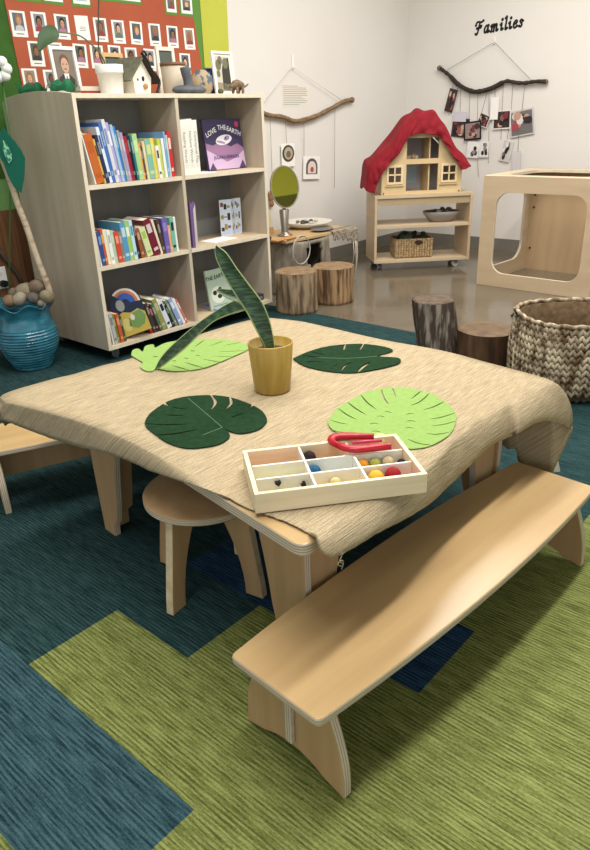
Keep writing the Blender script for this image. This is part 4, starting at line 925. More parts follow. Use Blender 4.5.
k = wallphoto('pale cloth pouch hanging lowest above the play cube', (513, 151, 519.5, 174), .02, (206, 202, 200), -.05, None, 'cloth_pouch', 'pouch', group=None)

# the lettering, drawn stroke by stroke
k = thing('lettering', 'black slanted wall lettering reading Families above the dark branch', 'lettering', wpt(498, 30, 'x', .001)); O = k.location.copy()
GL = {'F': [[(.0, .02), (.08, -.04), (.2, .05), (.3, .5), (.36, .92)], [(-.08, .72), (-.02, .92), (.2, .98), (.5, .92), (.72, 1.02)], [(.08, .46), (.3, .52), (.5, .48), (.56, .62)]],
      'a': [[(.42, .5), (.25, .58), (.06, .35), (.1, .06), (.26, .04), (.42, .3)], [(.46, .58), (.40, .1), (.5, .02), (.6, .1)]],
      'm': [[(0, .45), (.08, .56), (.1, .3), (.06, .02)], [(.1, .35), (.25, .56), (.36, .5), (.32, .02)], [(.36, .35), (.5, .56), (.62, .5), (.6, .1), (.68, .02), (.76, .1)]],
      'i': [[(0, .45), (.1, .56), (.1, .1), (.18, .02), (.28, .1)], [(.12, .82), (.13, .86)]],
      'l': [[(0, .9), (.12, 1.0), (.1, .1), (.18, .02), (.28, .1)]],
      'e': [[(.06, .3), (.3, .36), (.38, .5), (.24, .58), (.06, .4), (.08, .1), (.24, .02), (.42, .14)]],
      's': [[(.36, .46), (.2, .58), (.08, .46), (.3, .22), (.22, .03), (.04, .1)]]}
ADV = {'F': .80, 'a': .68, 'm': .90, 'i': .40, 'l': .40, 'e': .54, 's': .45}
tot = sum(ADV[c] for c in 'Families'); a0 = wpt(475.5, 34.5, 'x', .001); a1 = wpt(523.5, 26.5, 'x', .001); hh = (wpt(475.5, 22, 'x', .001)-a0).z*.98
x = 0
for ch in 'Families':
    b = newbm()
    for st in GL[ch]:
        P = interp([(p[0], p[1], 0) for p in st], 5); Q = []
        for p in P:
            u = (x+(p.x+.10*p.y)*.85)/tot; Q.append(a0.lerp(a1, u) + Vector((0, 0, p.y*hh)) - O)
        for i in range(len(Q)-1):
            d = Q[i+1]-Q[i]; n_ = Vector((0, -d.z, d.y)); n_ = n_.normalized() if n_.length else Vector((0, 0, 1))
            w0 = .0075; e = d.normalized()*.003 if d.length else Vector()
            V = [b.verts.new(v) for v in (Q[i]-e+n_*w0, Q[i]-e-n_*w0, Q[i+1]+e-n_*w0, Q[i+1]+e+n_*w0)]; b.faces.new(V)
            bmesh.ops.translate(b, verts=V, vec=(-.0001*(i % 3), 0, 0))
        for q in (Q[0], Q[-1]):
            V = [b.verts.new(q+Vector((-.0004, .0105*cos(t*PI/5), .0105*sin(t*PI/5)))) for t in range(10)]; b.faces.new(V)
    o = obj('letter', b, flat((22, 20, 20), .5), k)
    m_ = o.modifiers.new('solidify', 'SOLIDIFY'); m_.thickness = .0008
    x += ADV[ch]

# ------------------------------------------------- log stools and stump table
ENDG = mat('end_grain', (150, 124, 92), .8, (116, 92, 66), (26, 26, 26)); 
def log(name, label, cat, loc, r0, r1, h, seed, bark, end, tilt=(0, 0), rough=.06, seg=72, group=None, grooves=.05):
    k = thing(name, label, cat, loc, 0, group); b = newbm(); rows = []; nz = 12
    def rad(a, t):
        v = noise.noise(Vector((cos(a)*2.2+seed, sin(a)*2.2, t*.6)))*rough*1.6 + noise.noise(Vector((cos(a)*9+seed, sin(a)*9, t*1.3)))*grooves
        return lerp(r0, r1, t)*(1+v)
    for j in range(nz+1):
        t = j/nz; rows.append([b.verts.new((rad(2*PI*i/seg, t)*cos(2*PI*i/seg)+tilt[0]*t, rad(2*PI*i/seg, t)*sin(2*PI*i/seg)+tilt[1]*t, h*t)) for i in range(seg)])
    for A, B_ in zip(rows[:-1], rows[1:]):
        for i in range(seg): f = b.faces.new((A[i], A[(i+1) % seg], B_[(i+1) % seg], B_[i])); f.smooth = True
    b.faces.new(rows[0][::-1]); obj('bark', b, bark, k)
    b = newbm(); A = [b.verts.new(v.copy()) for v in [Vector((rad(2*PI*i/seg, 1)*.995*cos(2*PI*i/seg)+tilt[0], rad(2*PI*i/seg, 1)*.995*sin(2*PI*i/seg)+tilt[1], h+.0004)) for i in range(seg)]]
    B_ = [b.verts.new(((v.co.x-tilt[0])*.92+tilt[0], (v.co.y-tilt[1])*.92+tilt[1], h+.006)) for v in A]; c = b.verts.new((tilt[0], tilt[1], h+.005))
    for i in range(seg):
        j = (i+1) % seg; b.faces.new((A[i], A[j], B_[j], B_[i])); b.faces.new((B_[i], B_[j], c))
    obj('cut_top', b, end, k); return k
BARK1 = mat('grey_bark', (158, 136, 108), .9, (96, 76, 56), (30, 30, 5), bump=.5, bscale=(60, 60, 9), sharp=(.42, .62))
BARK2 = mat('streaked_bark', (170, 138, 100), .85, (86, 64, 48), (34, 34, 3), bump=.4, bscale=(60, 60, 6), sharp=(.44, .6))
BARK3 = mat('dark_rough_bark', (80, 66, 56), .9, (158, 146, 134), (46, 46, 9), bump=.9, bscale=(70, 70, 12), sharp=(.5, .68))
BARK4 = mat('smooth_dark_log', (62, 42, 28), .5, (104, 78, 54), (18, 18, 3), bump=.2, bscale=(40, 40, 4), sharp=(.42, .7))
c = atz(294, 316, -.003) + HOR*.125 + Vector((.018, -.016, 0)); log('log_stool', 'weathered grey log stool nearest the right side of the bookcase', 'log stool', (c.x, c.y, -.0028), .132, .13, .255, 1.3, BARK1, ENDG, group=None)
c = atz(335, 306, -.003) + HOR*.13; log('log_stool', 'streaked brown log stool on the concrete right of the stump table', 'log stool', (c.x, c.y, -.0028), .128, .138, .235, 4.1, BARK2, ENDG)
c = Vector((2.975, 1.665, 0)); log('log_stool', 'tall leaning log with rough dark bark behind the table', 'log stool', c, .102, .098, .29, 7.7, BARK3, mat('dark_end_grain', (112, 96, 80), .85, (80, 64, 52), (30, 30, 30)), tilt=(-.03, .03), rough=.05, grooves=.10)
c = Vector((3.015, 1.435, 0)); log('log_stool', 'short smooth dark log stool between the rough log and the big basket', 'log stool', c, .128, .132, .168, 9.2, BARK4, mat('worn_end_grain', (120, 98, 74), .6, (90, 70, 50), (18, 18, 18)), rough=.03, grooves=.02)

# stump table with a hollow, and what lies on it
YS = 3.36
tz = aty(290, 236, YS).z; xa = aty(262, 236, YS).x; xb = aty(316, 236, YS).x; cx = (xa+xb)/2; rs = (xb-xa)/2*.94
k = thing('stump_table', 'hollow grey tree stump with a slab top in the corner by the bookcase', 'table', (cx, YS, -.0028))
b = newbm(); seg = 72; rows = []; nz = 16
for j in range(nz+1):
    t = j/nz; ring = []
    for i in range(seg):
        a = 2*PI*i/seg; r = rs*(1.04-.06*t)*(1+.08*noise.noise(Vector((cos(a)*2, sin(a)*2, t))) + .03*noise.noise(Vector((cos(a)*9, sin(a)*9, t*2))))
        ring.append(b.verts.new((r*cos(a), r*sin(a), tz*t)))
    rows.append(ring)
ha = math.atan2(-.97, -.12)
for j in range(nz):
    for i in range(seg):
        a = 2*PI*(i+.5)/seg; t = (j+.5)/nz; da = (a-ha+PI) % (2*PI)-PI
        hole = t < .95 and abs(da - .12*noise.noise(Vector((t*5, 1, 0)))) < .36*(.55+.45*noise.noise(Vector((t*4, 7, 0)))+.3*(1-abs(t-.6)))
        if not hole: f = b.faces.new((rows[j][i], rows[j][(i+1) % seg], rows[j+1][(i+1) % seg], rows[j+1][i])); f.smooth = True
o = obj('stump', b, mat('stump_bark', (150, 142, 128), .9, (108, 98, 84), (22, 22, 10), bump=.5, bscale=(50, 50, 20)), k, solid=.02)
o.modifiers['solidify'].offset = -1
b = newbm(); lathe(b, [(0, .01), (rs*.8, .01), (rs*.8, .02)], 24); obj('hollow_floor', b, flat((36, 28, 24), .9), k)
b = newbm(); x0 = aty(264, 233, YS).x-cx; x1 = aty(331, 232, YS).x-cx
P = [(x0, -.20), (x1*.7, -.235), (x1*.96, -.19), (x1, -.05), (x1*.9, .12), (x1*.5, .2), (x0, .2)]; prism(b, P, 'z', tz+.0005, tz+.022); obj('slab_top', b, mat('slab_wood', (172, 142, 100), .6, (198, 168, 122), (4, 30, 30)), k, bevel=.004)
b = newbm(); R_ = .088; hc = Vector(aty(301.5, 250, YS-rs*1.12)) - Vector(k.location); tube(b, [hc + Vector((R_*cos(2*PI*i/40), 0, R_*1.05*sin(2*PI*i/40))) for i in range(41)], .004, 6, caps=False); obj('wire_ring', b, flat((176, 172, 166), .4), k)
TZs = tz-.0028+.0225
def on(px, py, name, label, cat, group=None, dy=None):
    y = YS if dy is None else dy; q = aty(px, py, y); return thing(name, label, cat, (q.x, y, TZs), 0, group)
# macrame runner
b = newbm(); q0 = Vector((x1*.62+cx, YS-.238, TZs)); n = 14; rows = []
for j in range(9):
    t = j/8; rows.append([])
    for i in range(n+1):
        u = i/n; xx = cx + lerp(x1*.40, x1*1.02, u); zz = TZs + .003 - (0 if j < 3 else (j-2)/6*(.055+.11*u**3+.02*sin(i*2.4)))
        yy = (YS-.16 if j == 0 else YS-.215 if j == 1 else YS-.242) - .006*sin(i*1.9)*(j > 3); rows[-1].append(b.verts.new((xx, yy, zz)))
for A, B_ in zip(rows[:-1], rows[1:]):
    for i in range(n): b.faces.new((A[i], A[i+1], B_[i+1], B_[i]))
lc = obj('lace_runner', b, mat('grey_lace', (168, 158, 140), .95, (116, 104, 88), (90, 90, 90), sharp=(.45, .55)), smooth=True, solid=.003); tag(lc, 'grey crocheted runner hanging over the edge of the stump table', 'runner')
b = newbm()
for dx, ln in ((.96, .30), (.99, .22), (.90, .16)): tube(b, [Vector((cx+x1*dx, YS-.246, TZs-.10)), Vector((cx+x1*dx+.006, YS-.25, TZs-.10-ln*.5)), Vector((cx+x1*dx-.004, YS-.246, TZs-.10-ln))], .003, 5)
obj('tassel', b, flat((206, 196, 176), .9), lc)
# mirror
mc = aty(284.5, 187, YS-.06)
k = thing('table_mirror', 'oval tabletop mirror on a pewter foot on the stump table', 'mirror', (mc.x, mc.y, TZs)); zc = mc.z-TZs; wr = (aty(297, 187, YS-.06).x-aty(273, 187, YS-.06).x)/2*.90; hr = (aty(284, 166, YS-.06).z-aty(284, 209, YS-.06).z)/2
MR = Matrix.Translation((0, 0, zc)) @ Matrix.Rotation(math.radians(-19), 4, 'Z') @ Matrix.Rotation(math.radians(-8), 4, 'X')
b = newbm(); prism(b, ell(0, 0, wr*.95, hr*.96, 40), 'y', -.006, -.004, M=MR); obj('glass', b, mat('mirror_glass', (244, 244, 244), .02, metal=1), k, smooth=False)
b = newbm(); ringpanel(b, ell(0, 0, wr, hr, 40), ell(0, 0, wr*.94, hr*.955, 40), 'y', -.009, .006); bmesh.ops.transform(b, matrix=MR, verts=b.verts); prism(b, ell(0, 0, wr*.96, hr*.97, 40), 'y', -.0035, .004, M=MR); obj('frame', b, flat((150, 142, 124), .3), k)
b = newbm(); tube(b, [(0, .012, zc-hr*.99), (0, .012, zc-hr*1.12)], .012, 10); lathe(b, [(0, 0), (.052, 0), (.052, .008), (.03, .016), (.024, .03), (.034, zc-hr-.012), (.030, zc-hr-.008), (0, zc-hr-.008)], 28, cen=(0, .012, 0)); obj('foot', b, mat('pewter', (148, 142, 132), .35, metal=.8), k)
k = on(307, 222, 'bowl', 'wide white bowl of pebbles behind the mirror on the stump table', 'bowl', dy=YS+.085); r = (aty(324, 222, YS).x-aty(291, 222, YS).x)/2
b = newbm(); lathe(b, [(0, 0), (r*.6, 0), (r*.85, .02), (r, .045), (r*.97, .046), (r*.8, .024), (0, .012)], 36); obj('bowl_body', b, flat((214, 208, 196), .4), k)
rr = random.Random(4)
for i in range(9):
    a = i*2.4; d = r*.5*math.sqrt(i/9); b = newbm(); ball(b, (0, 0, 0), rr.uniform(.014, .02), 8, 6, sc=(1.2, 1, .7), jit=.2); c = rr.choice([(70, 72, 64), (120, 116, 104), (180, 172, 156), (52, 56, 50)])
    tag(obj('pebble', b, flat(c, .6), loc=(k.location.x+d*cos(a), k.location.y+d*sin(a), TZs+.036+.004*(i % 2))), 'small pebble in the white bowl on the stump table', 'pebble', 'pebbles in the white bowl')
k = on(322, 228, 'dish', 'flat grey oval dish at the right end of the stump table', 'dish', dy=YS-.135); b = newbm(); lathe(b, [(0, .003), (.06, .003), (.10, .014), (.098, .017), (.06, .007), (0, .007)], 32); bmesh.ops.scale(b, vec=(1, .7, 1), verts=b.verts); obj('dish_body', b, flat((116, 112, 108), .4), k)
k = on(283, 231, 'wooden_board', 'thin tan wooden board lying before the mirror foot on the stump table', 'board', dy=YS-.15); b = newbm(); box(b, (-.10, -.03, 0), (.11, .03, .009)); obj('board', b, flat((190, 140, 88), .6), k, bevel=.003)
k = on(274, 229, 'wooden_block', 'dark wooden block at the left end of the stump table', 'block', dy=YS-.12); k.location.x -= .02; b = newbm(); ball(b, (-.02, .03, .018), .03, 12, 8, sc=(1.2, .8, .58), jit=.2); obj('block', b, flat((74, 58, 46), .7), k)
b = newbm(); tube(b, [(-.10, 0, .004), (.10, .01, .004)], .0035, 6); q = aty(296, 233, YS-.2); tag(obj('twig', b, flat((120, 100, 56), .7), loc=(q.x, YS-.205, TZs+.0002)), 'thin olive twig along the front edge of the stump table', 'twig')
k = on(268, 222, 'card', 'cream card leaning against the wall behind the mirror', 'card', dy=YS+.12); k.rotation_euler = (-.2, 0, 0); b = newbm(); box(b, (-.06, 0, 0), (.06, .002, .16)); box(b, (-.06, -.0006, 0), (.06, -.0001, .04), mi=1); obj('sheet', b, [flat((222, 210, 178), .7), flat((196, 150, 96), .7)], k)

# ------------------------------------------------------------- cart in the corner
CA = math.atan2(2.619-3.152, 5.084-4.536); CW = .765; CD = .36
k = thing('shelf_cart', 'low two-shelf maple cart on casters standing across the corner', 'shelf', (4.536, 3.152, -.0028), CA); CT = .566+.0028
for x in (0, CW-.02):
    b = newbm(); box(b, (x, 0, .06), (x+.02, CD, CT)); obj('side_panel', b, [BIRCHL], k, bevel=.002)
for z0, z1 in ((CT-.022, CT-.0005), (.325, .345), (.06, .08)):
    b = newbm(); box(b, (.0205, .002, z0), (CW-.0205, CD-.002, z1)); obj('shelf', b, [MAPLEH], k)
b = newbm(); box(b, (.0205, .012, CT-.075), (CW-.0205, .026, CT-.0225)); obj('rail', b, mat('cart_rail', (176, 156, 122), .5), k)
WH = flat((216, 216, 214), .4)
for x, y, rz in ((.055, .05, 1.2), (CW-.10, .05, .3), (.055, CD-.05, .5), (CW-.055, CD-.05, .8)): caster(k, x, y, .06, .028, rz, WH if x > .3 else None)
KM = k.matrix_basis.copy()
def cloc(lx, ly, lz): return KM @ Vector((lx, ly, lz))
q = cloc(.56, .14, .3452+.0004); k = thing('bowl', 'grey oval bowl of small stones on the middle shelf of the cart', 'bowl', q, CA)
b = newbm(); lathe(b, [(0, 0), (.09, 0), (.135, .05), (.15, .075), (.145, .08), (.125, .055), (.08, .03), (0, .028)], 40); bmesh.ops.scale(b, vec=(1, .72, 1), verts=b.verts); obj('bowl_body', b, flat((150, 146, 142), .5), k)
rr = random.Random(9)
for i in range(12):
    a = i*2.4; d = .085*math.sqrt(i/12); p = cloc(.56+d*cos(a), .14+.72*d*sin(a), .3452+.071+.008*(i % 3)); b = newbm(); ball(b, (0, 0, 0), rr.uniform(.018, .026), 9, 7, sc=(1, .9, .7), jit=.25)
    c = rr.choice([(74, 78, 60), (104, 98, 84), (60, 60, 54), (150, 140, 120)]); tag(obj('small_stone', b, flat(c, .7), loc=p), 'small stone heaped in the grey bowl on the cart', 'stone', 'stones in the grey bowl')
# stitched baskets
def _bead():
    t = bmesh.new(); bmesh.ops.create_uvsphere(t, u_segments=6, v_segments=4, radius=1); t.verts.ensure_lookup_table()
    r = ([tuple((v.co.x, v.co.z, v.co.y)) for v in t.verts], [[v.index for v in f.verts] for f in t.faces]); t.free(); return r
_BEAD = _bead()
def stitch(b, c, nrm, up, ln, wd, th, ang):
    r = up.cross(nrm).normalized(); d = (up*cos(ang) + r*sin(ang)).normalized(); s = d.cross(nrm).normalized()
    vs_ = [b.verts.new(c + s*(wd*p[0]) + d*(ln*p[1]) + nrm*(th*p[2])) for p in _BEAD[0]]
    for q in _BEAD[1]: b.faces.new([vs_[i] for i in q])
SEA = mat('seagrass', (196, 172, 132), .85, (152, 124, 86), (60, 60, 60), sharp=(.35, .65))
q = cloc(.185, .06, .08+.0006); k = thing('storage_basket', 'small square seagrass basket on the bottom shelf of the cart', 'basket', q, CA); bw, bd, bh = .295, .20, .15
b = newbm()
for a_, nrm, L_, org in ((Vector((1, 0, 0)), Vector((0, -1, 0)), bw, Vector((0, 0, 0))), (Vector((0, 1, 0)), Vector((1, 0, 0)), bd, Vector((bw, 0, 0))), (Vector((1, 0, 0)), Vector((0, 1, 0)), bw, Vector((0, bd, 0))), (Vector((0, 1, 0)), Vector((-1, 0, 0)), bd, Vector((0, 0, 0)))):
    n = int(L_/.021)
    for j in range(8):
        for i in range(n):
            p = org + a_*(L_*(i+.5)/n) + Vector((0, 0, .012+bh*.92*(j+.3)/8)); stitch(b, p, nrm, Vector((0, 0, 1)), .014, .0085, .006, .6*(1 if i % 2 else -1))
for f in b.faces: f.smooth = True
obj('weave', b, SEA, k)
b = newbm(); box(b, (.004, .004, 0), (bw-.004, .008, bh)); box(b, (.004, bd-.008, 0), (bw-.004, bd-.004, bh)); box(b, (.004, .008, 0), (.008, bd-.008, bh)); box(b, (bw-.008, .008, 0), (bw-.004, bd-.008, bh)); box(b, (.008, .008, 0), (bw-.008, bd-.008, .01)); obj('lining', b, flat((150, 126, 92), .9), k)
b = newbm(); prism(b, ell(bw*.62, bh*.80, .032, .017, 16), 'y', -.0085, .003); obj('handle_hole', b, flat((60, 46, 34), .9), k)
rr = random.Random(12)
for i in range(8):
    b = newbm(); x = .05+.19*rr.random(); y = .05+.1*rr.random(); P = interp([(x, y, .02), (x+.02*rr.uniform(-1, 1), y, .13), (x+.05*rr.uniform(-1, 1), y+.02, .185)], 4); ribbon(b, P, [.006+.022*sin(PI*j/8) for j in range(9)], Vector((0, -1, .3)), cup=.3)
    o = obj('artificial_leaf', b, flat(rr.choice([(58, 72, 50), (74, 84, 62), (44, 54, 46)]), .7), solid=.0015); o.matrix_world = KM @ Matrix.Translation((.185, .06, .0806)); tag(o, 'dark green leaf sticking out of the seagrass basket on the cart', 'leaf', 'leaves in the seagrass basket')

# ------------------------------------------------------------------ dollhouse
HX0, HX1 = .055, .672; HW = HX1-HX0; hz = CT+.0006; HD = .26
k = thing('dollhouse', 'birch dollhouse with two open floors and paned windows on the cart', 'dollhouse', KM @ Vector((HX0, .03, hz)), CA)
ev = .245; pkz = .53; g0, g1 = .188, .432; fl = .232
def Wd(x, z): return (x, z)
b = newbm(); g = HW/2
def zroof(x): return ev + (pkz-ev)*(1-abs(x-g)/g)
win = lambda x0, x1: (x0, .075, x1, .205)
def panel_with_window(x0, x1, wx0, wx1):
    wz0, wz1 = .085, .205
    prism(b, [(x0, 0), (wx0, 0), (wx0, zroof(wx0)), (x0, zroof(x0))], 'y', 0, .016); prism(b, [(wx1, 0), (x1, 0), (x1, zroof(x1)), (wx1, zroof(wx1))], 'y', 0, .016)
    prism(b, [(wx0, 0), (wx1, 0), (wx1, wz0), (wx0, wz0)], 'y', 0, .016); prism(b, [(wx0, wz1), (wx1, wz1), (wx1, zroof(wx1)), (wx0, zroof(wx0))], 'y', 0, .016)
panel_with_window(0, g0, .045, .155); panel_with_window(g1, HW, HW-.155, HW-.045)
prism(b, [(g0, 0), (g1, 0), (g1, .024), (g0, .024)], 'y', 0, .016); prism(b, [(g0, fl-.016), (g1, fl-.016), (g1, fl+.02), (g0, fl+.02)], 'y', 0, .016); prism(b, [(g0, .398), (g1, .398), (g1, zroof(g1)), (g, pkz), (g0, zroof(g0))], 'y', 0, .016)
bmesh.ops.remove_doubles(b, verts=b.verts, dist=1e-5)
obj('front_wall', b, HOUSE, k)
for wx0, wx1 in ((.045, .155), (HW-.155, HW-.045)):
    b = newbm(); ringpanel(b, rrect(wx0-.008, .077, wx1+.008, .213, .004, 1), rrect(wx0+.008, .093, wx1-.008, .197, .002, 1), 'y', -.007, -.0005); box(b, ((wx0+wx1)/2-.005, -.006, .09), ((wx0+wx1)/2+.005, -.0006, .2)); box(b, (wx0, -.006, .14), (wx1, -.0006, .15)); w_ = obj('window', b, mat('dollhouse_trim', (232, 208, 164), .5), k)
    b = newbm(); box(b, (wx0-.016, -.009, .062), (wx1+.016, -.0005, .069)); obj('sill', b, HOUSE, w_)
for x0 in (0, HW-.012):
    b = newbm(); box(b, (x0, .0165, 0), (x0+.012, HD, ev)); obj('side_wall', b, HOUSE, k)
b = newbm(); box(b, (.0125, .0165, 0), (HW-.0125, HD, .012)); obj('floor', b, HOUSE, k); b = newbm(); box(b, (.0125, .0165, fl-.012), (HW-.0125, HD-.0085, fl)); obj('floor', b, HOUSE, k)
b = newbm(); prism(b, [(.0125, .0125), (HW-.0125, .0125), (HW-.0125, ev), (g, pkz-.012), (.0125, ev)], 'y', HD-.008, HD); obj('back_wall', b, mat('dollhouse_back', (178, 176, 182), .6), k)
b = newbm(); box(b, (.215, HD-.0095, .06), (.33, HD-.0085, .19)); obj('back_window', b, flat((168, 196, 214), .4), k)
for z0, z1 in ((.0125, fl-.0125), (fl+.0005, .40)):
    b = newbm(); box(b, (.365, .03, z0), (.375, HD-.0085, z1)); obj('partition', b, HOUSE, k)
for s in (-1, 1):
    b = newbm(); p = (g, pkz+.001); q = (g+s*(g+.03), zroof(0)-(pkz-ev)/g*.03+.001)
    n_ = Vector((s*(pkz-ev), g)).normalized()*.012; prism(b, [p, q, (q[0]+n_.x, q[1]+n_.y), (p[0]+n_.x*(0 if s < 0 else 1)*0, p[1]+.016)], 'y', -.006, HD+.01); obj('roof', b, HOUSE, k)
b = newbm()
for x, z in ((.015, .012), (HW-.015, .012), (.015, ev-.012), (HW-.015, ev-.012)):
    b = newbm(); prism(b, ell(x, z, .006, .006, 10), 'y', -.003, -.0003); obj('bolt', b, flat((70, 60, 50), .5), k)
HM = k.matrix_basis.copy()
b = newbm(); box(b, (0, 0, 0), (.09, .06, .012)); box(b, (.0, .045, .012), (.09, .06, .04)); o = obj('dollhouse_sofa', b, flat((206, 190, 160), .7), bevel=.004); o.matrix_world = HM @ Matrix.Translation((.215, .07, fl+.0005)); tag(o, 'tiny cream sofa on the upper floor of the dollhouse', 'toy')
b = newbm(); ball(b, (0, 0, 0), .016, 10, 7, sc=(1, .8, 1.2)); o = obj('toy_figure', b, flat((170, 140, 100), .7)); o.matrix_world = HM @ Matrix.Translation((.262, .092, fl+.0125+.019)); tag(o, 'tiny tan figure sitting on the sofa in the dollhouse', 'toy')
# red cloth over the roof
b = newbm(); n = 64; rows = []
topP = interp([(-.125, .03, 0), (-.115, .12, 0), (-.10, .215, 0), (-.04, .275, 0), (.06, .36, 0), (.16, .49, 0), (.24, .555, 0), (.30, .575, 0), (.37, .56, 0), (.43, .515, 0), (.50, .41, 0), (.58, .29, 0), (.65, .22, 0), (.685, .175, 0)], 5)
dropP = interp([(-.06, .02, 0), (-.04, .09, 0), (-.01, .15, 0), (.03, .21, 0), (.10, .275, 0), (.155, .36, 0), (.20, .415, 0), (.27, .43, 0), (.35, .425, 0), (.42, .40, 0), (.465, .345, 0), (.51, .28, 0), (.565, .22, 0), (.60, .165, 0)], 5)
def rf(x): return min(zroof(min(max(x, 0), HW)), pkz)
m = len(topP)
for j in range(22):
    row = []
    for i in range(m):
        tp, dp = topP[i], dropP[i]; fold = .010*sin(i*.75+j*.30)+.026*noise.noise(Vector((i*.16, j*.2, 2)))
        if j < 11:                                 # over the roof, back to front
            t = j/10; yy = lerp(HD-.02, -.012, t); p = Vector((tp.x, yy, tp.y+.012+fold*.8))
        else:                                      # hanging over the gable
            t = (j-10)/11; p = Vector((lerp(tp.x, dp.x, t), -.018-.022*sin(t*PI*.6)-abs(fold)*t*1.3, lerp(tp.y+.010, dp.y, t)+fold*.3))
        row.append(b.verts.new(p))
    rows.append(row)
for A, B_ in zip(rows[:-1], rows[1:]):
    for i in range(m-1): b.faces.new((A[i], A[i+1], B_[i+1], B_[i]))
o = obj('red_cloth', b, mat('red_fabric', (122, 14, 28), .85, (142, 22, 36), (30, 30, 30)), smooth=True, solid=.003, sub=1); o.matrix_world = HM; tag(o, 'crumpled red cloth draped over the dollhouse roof', 'cloth')

# ------------------------------------------------------------------ play cube
q0 = atz(476, 284, -.003); q1 = atz(586, 299.5, -.003); d = (q1-q0); ca = math.atan2(d.y, d.x)      # front runs right
k = thing('play_cube', 'large birch play cube with rounded openings against the right wall', 'play cube', (q0.x, q0.y, -.0028), ca); S_ = d.length*1.02; SH_ = aty(486, 175, q0.y).z+.0028; th = .02
SD = .72
b = newbm(); ringpanel(b, rrect(0, 0, S_, SH_, .012, 8), rrect(.105, .095, S_-.085, SH_-.105, .09, 8), 'y', 0, th, 1, 0); obj('front_panel', b, [BIRCHL, MAPLEE], k, bevel=.002)
for nm, x in (('side_panel', 0), ('side_panel', S_-th)):
    b = newbm(); ringpanel(b, rrect(th+.0004, 0, SD-th-.0004, SH_-.0005, .004, 8), rrect(.10, .10, SD-.10, SH_-.10, .12, 8), 'x', x+.0005, x+th, 1, 0)
    if x: b.free(); b = newbm(); box(b, (x, th+.0004, 0), (x+th-.0005, SD-th-.0004, SH_-.0005))
    obj(nm, b, [BIRCHL, MAPLEE], k)
b = newbm(); box(b, (0, SD-th, 0), (S_, SD, SH_)); obj('back_panel', b, mat('birch_inside', (186, 158, 122), .5, (198, 170, 132), (14, 2, 2)), k)
b = newbm(); ringpanel(b, rrect(th+.0004, th+.0004, S_-th-.0004, SD-th-.0004, .004, 8), rrect(.10, .10, S_-.10, SD-.10, .10, 8), 'z', SH_-th, SH_-.001, 1, 0); obj('top_panel', b, [BIRCHL, MAPLEE], k)
for z in (.16, .46, .55):
    b = newbm(); tube(b, [(.05, SD-th-.0004, z), (.05, SD-th-.006, z)], .009, 10); obj('bolt', b, flat((90, 74, 56), .4), k)

# ------------------------------------------------------------- big woven basket
fb = atz(592, 407); bc = Vector((fb.x, fb.y, 0)) + HOR*.25; bc.z = 0
k = thing('woven_basket', 'large braided water hyacinth basket standing right of the logs', 'basket', bc, math.atan2(HOR.y, HOR.x)-PI/2); RXb, RYb, Hb = .252, .235, .335
def bprof(t): return (1.0 + .05*sin(t*PI) - .14*max(0, .16-t)/.16*1.0 - .03*t)
b = newbm(); ncol = 60
for i in range(ncol):
    a = 2*PI*(i+.5)/ncol
    for j in range(11):
        for s in (-1, 1):
            t = (j+.5)/11; aa = a + s*.024; r = bprof(t); e = 2.5
            def pt(an, rr_): c_, s__ = cos(an), sin(an); return Vector((RXb*rr_*math.copysign(abs(c_)**(2/e), c_), RYb*rr_*math.copysign(abs(s__)**(2/e), s__), 0))
            p = pt(aa, r); nrm = pt(aa, 1); nrm = Vector((nrm.x/RXb**2, nrm.y/RYb**2, 0)).normalized()
            stitch(b, p + Vector((0, 0, .012+(Hb-.025)*t)), nrm, Vector((0, 0, 1)), .0235, .0092, .0095, s*.5)
for f in b.faces: f.smooth = True
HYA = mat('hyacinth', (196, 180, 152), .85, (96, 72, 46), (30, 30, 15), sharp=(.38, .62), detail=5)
obj('braided_wall', b, HYA, k)
b = newbm()
def bell(a, r, z): c_, s__ = cos(a), sin(a); e = 2.5; return (1, 0)
rows = []
for r, z in ((.90, .004), (.985, .02), (1.03, Hb*.5), (.97, Hb-.012), (.95, Hb-.012), (1.0, Hb*.5), (.95, .03), (.86, .014)):
    rows.append([b.verts.new(Vector((pt(2*PI*i/64, r-.03).x, pt(2*PI*i/64, r-.03).y, z))) for i in range(64)])
for A, B_ in zip(rows[:-1], rows[1:]):
    for i in range(64): f = b.faces.new((A[i], A[(i+1) % 64], B_[(i+1) % 64], B_[i])); f.smooth = True
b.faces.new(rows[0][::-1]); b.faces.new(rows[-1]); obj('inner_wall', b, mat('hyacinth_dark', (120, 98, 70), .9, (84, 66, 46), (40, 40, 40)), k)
b = newbm(); P = [Vector((pt(2*PI*i/80, .975).x, pt(2*PI*i/80, .975).y, Hb-.004+.003*sin(i*1.9))) for i in range(81)]; tube(b, P, .0095, 8, caps=False); obj('rim', b, HYA, k)
b = newbm(); hx = pt(PI, .99); tube(b, interp([hx+Vector((.01, -.05, Hb-.02)), hx+Vector((-.014, -.035, Hb+.012)), hx+Vector((-.018, 0, Hb+.02)), hx+Vector((-.014, .035, Hb+.012)), hx+Vector((.01, .05, Hb-.02))], 4), .008, 7); obj('handle', b, HYA, k)
q = atz(515, 314, -.003); k = thing('marker_pen', 'black and white marker pen lying on the concrete behind the basket', 'pen', (q.x, q.y, .0045), 1.0 - YAW)
b = newbm(); tube(b, [(-.01, 0, 0), (.05, 0, 0)], .0072, 10); obj('barrel', b, flat((226, 224, 216), .5), k); b = newbm(); tube(b, [(-.012, 0, 0), (-.065, 0, 0), (-.078, 0, 0)], [.0075, .0075, .004], 10); obj('cap', b, flat((40, 42, 40), .5), k)

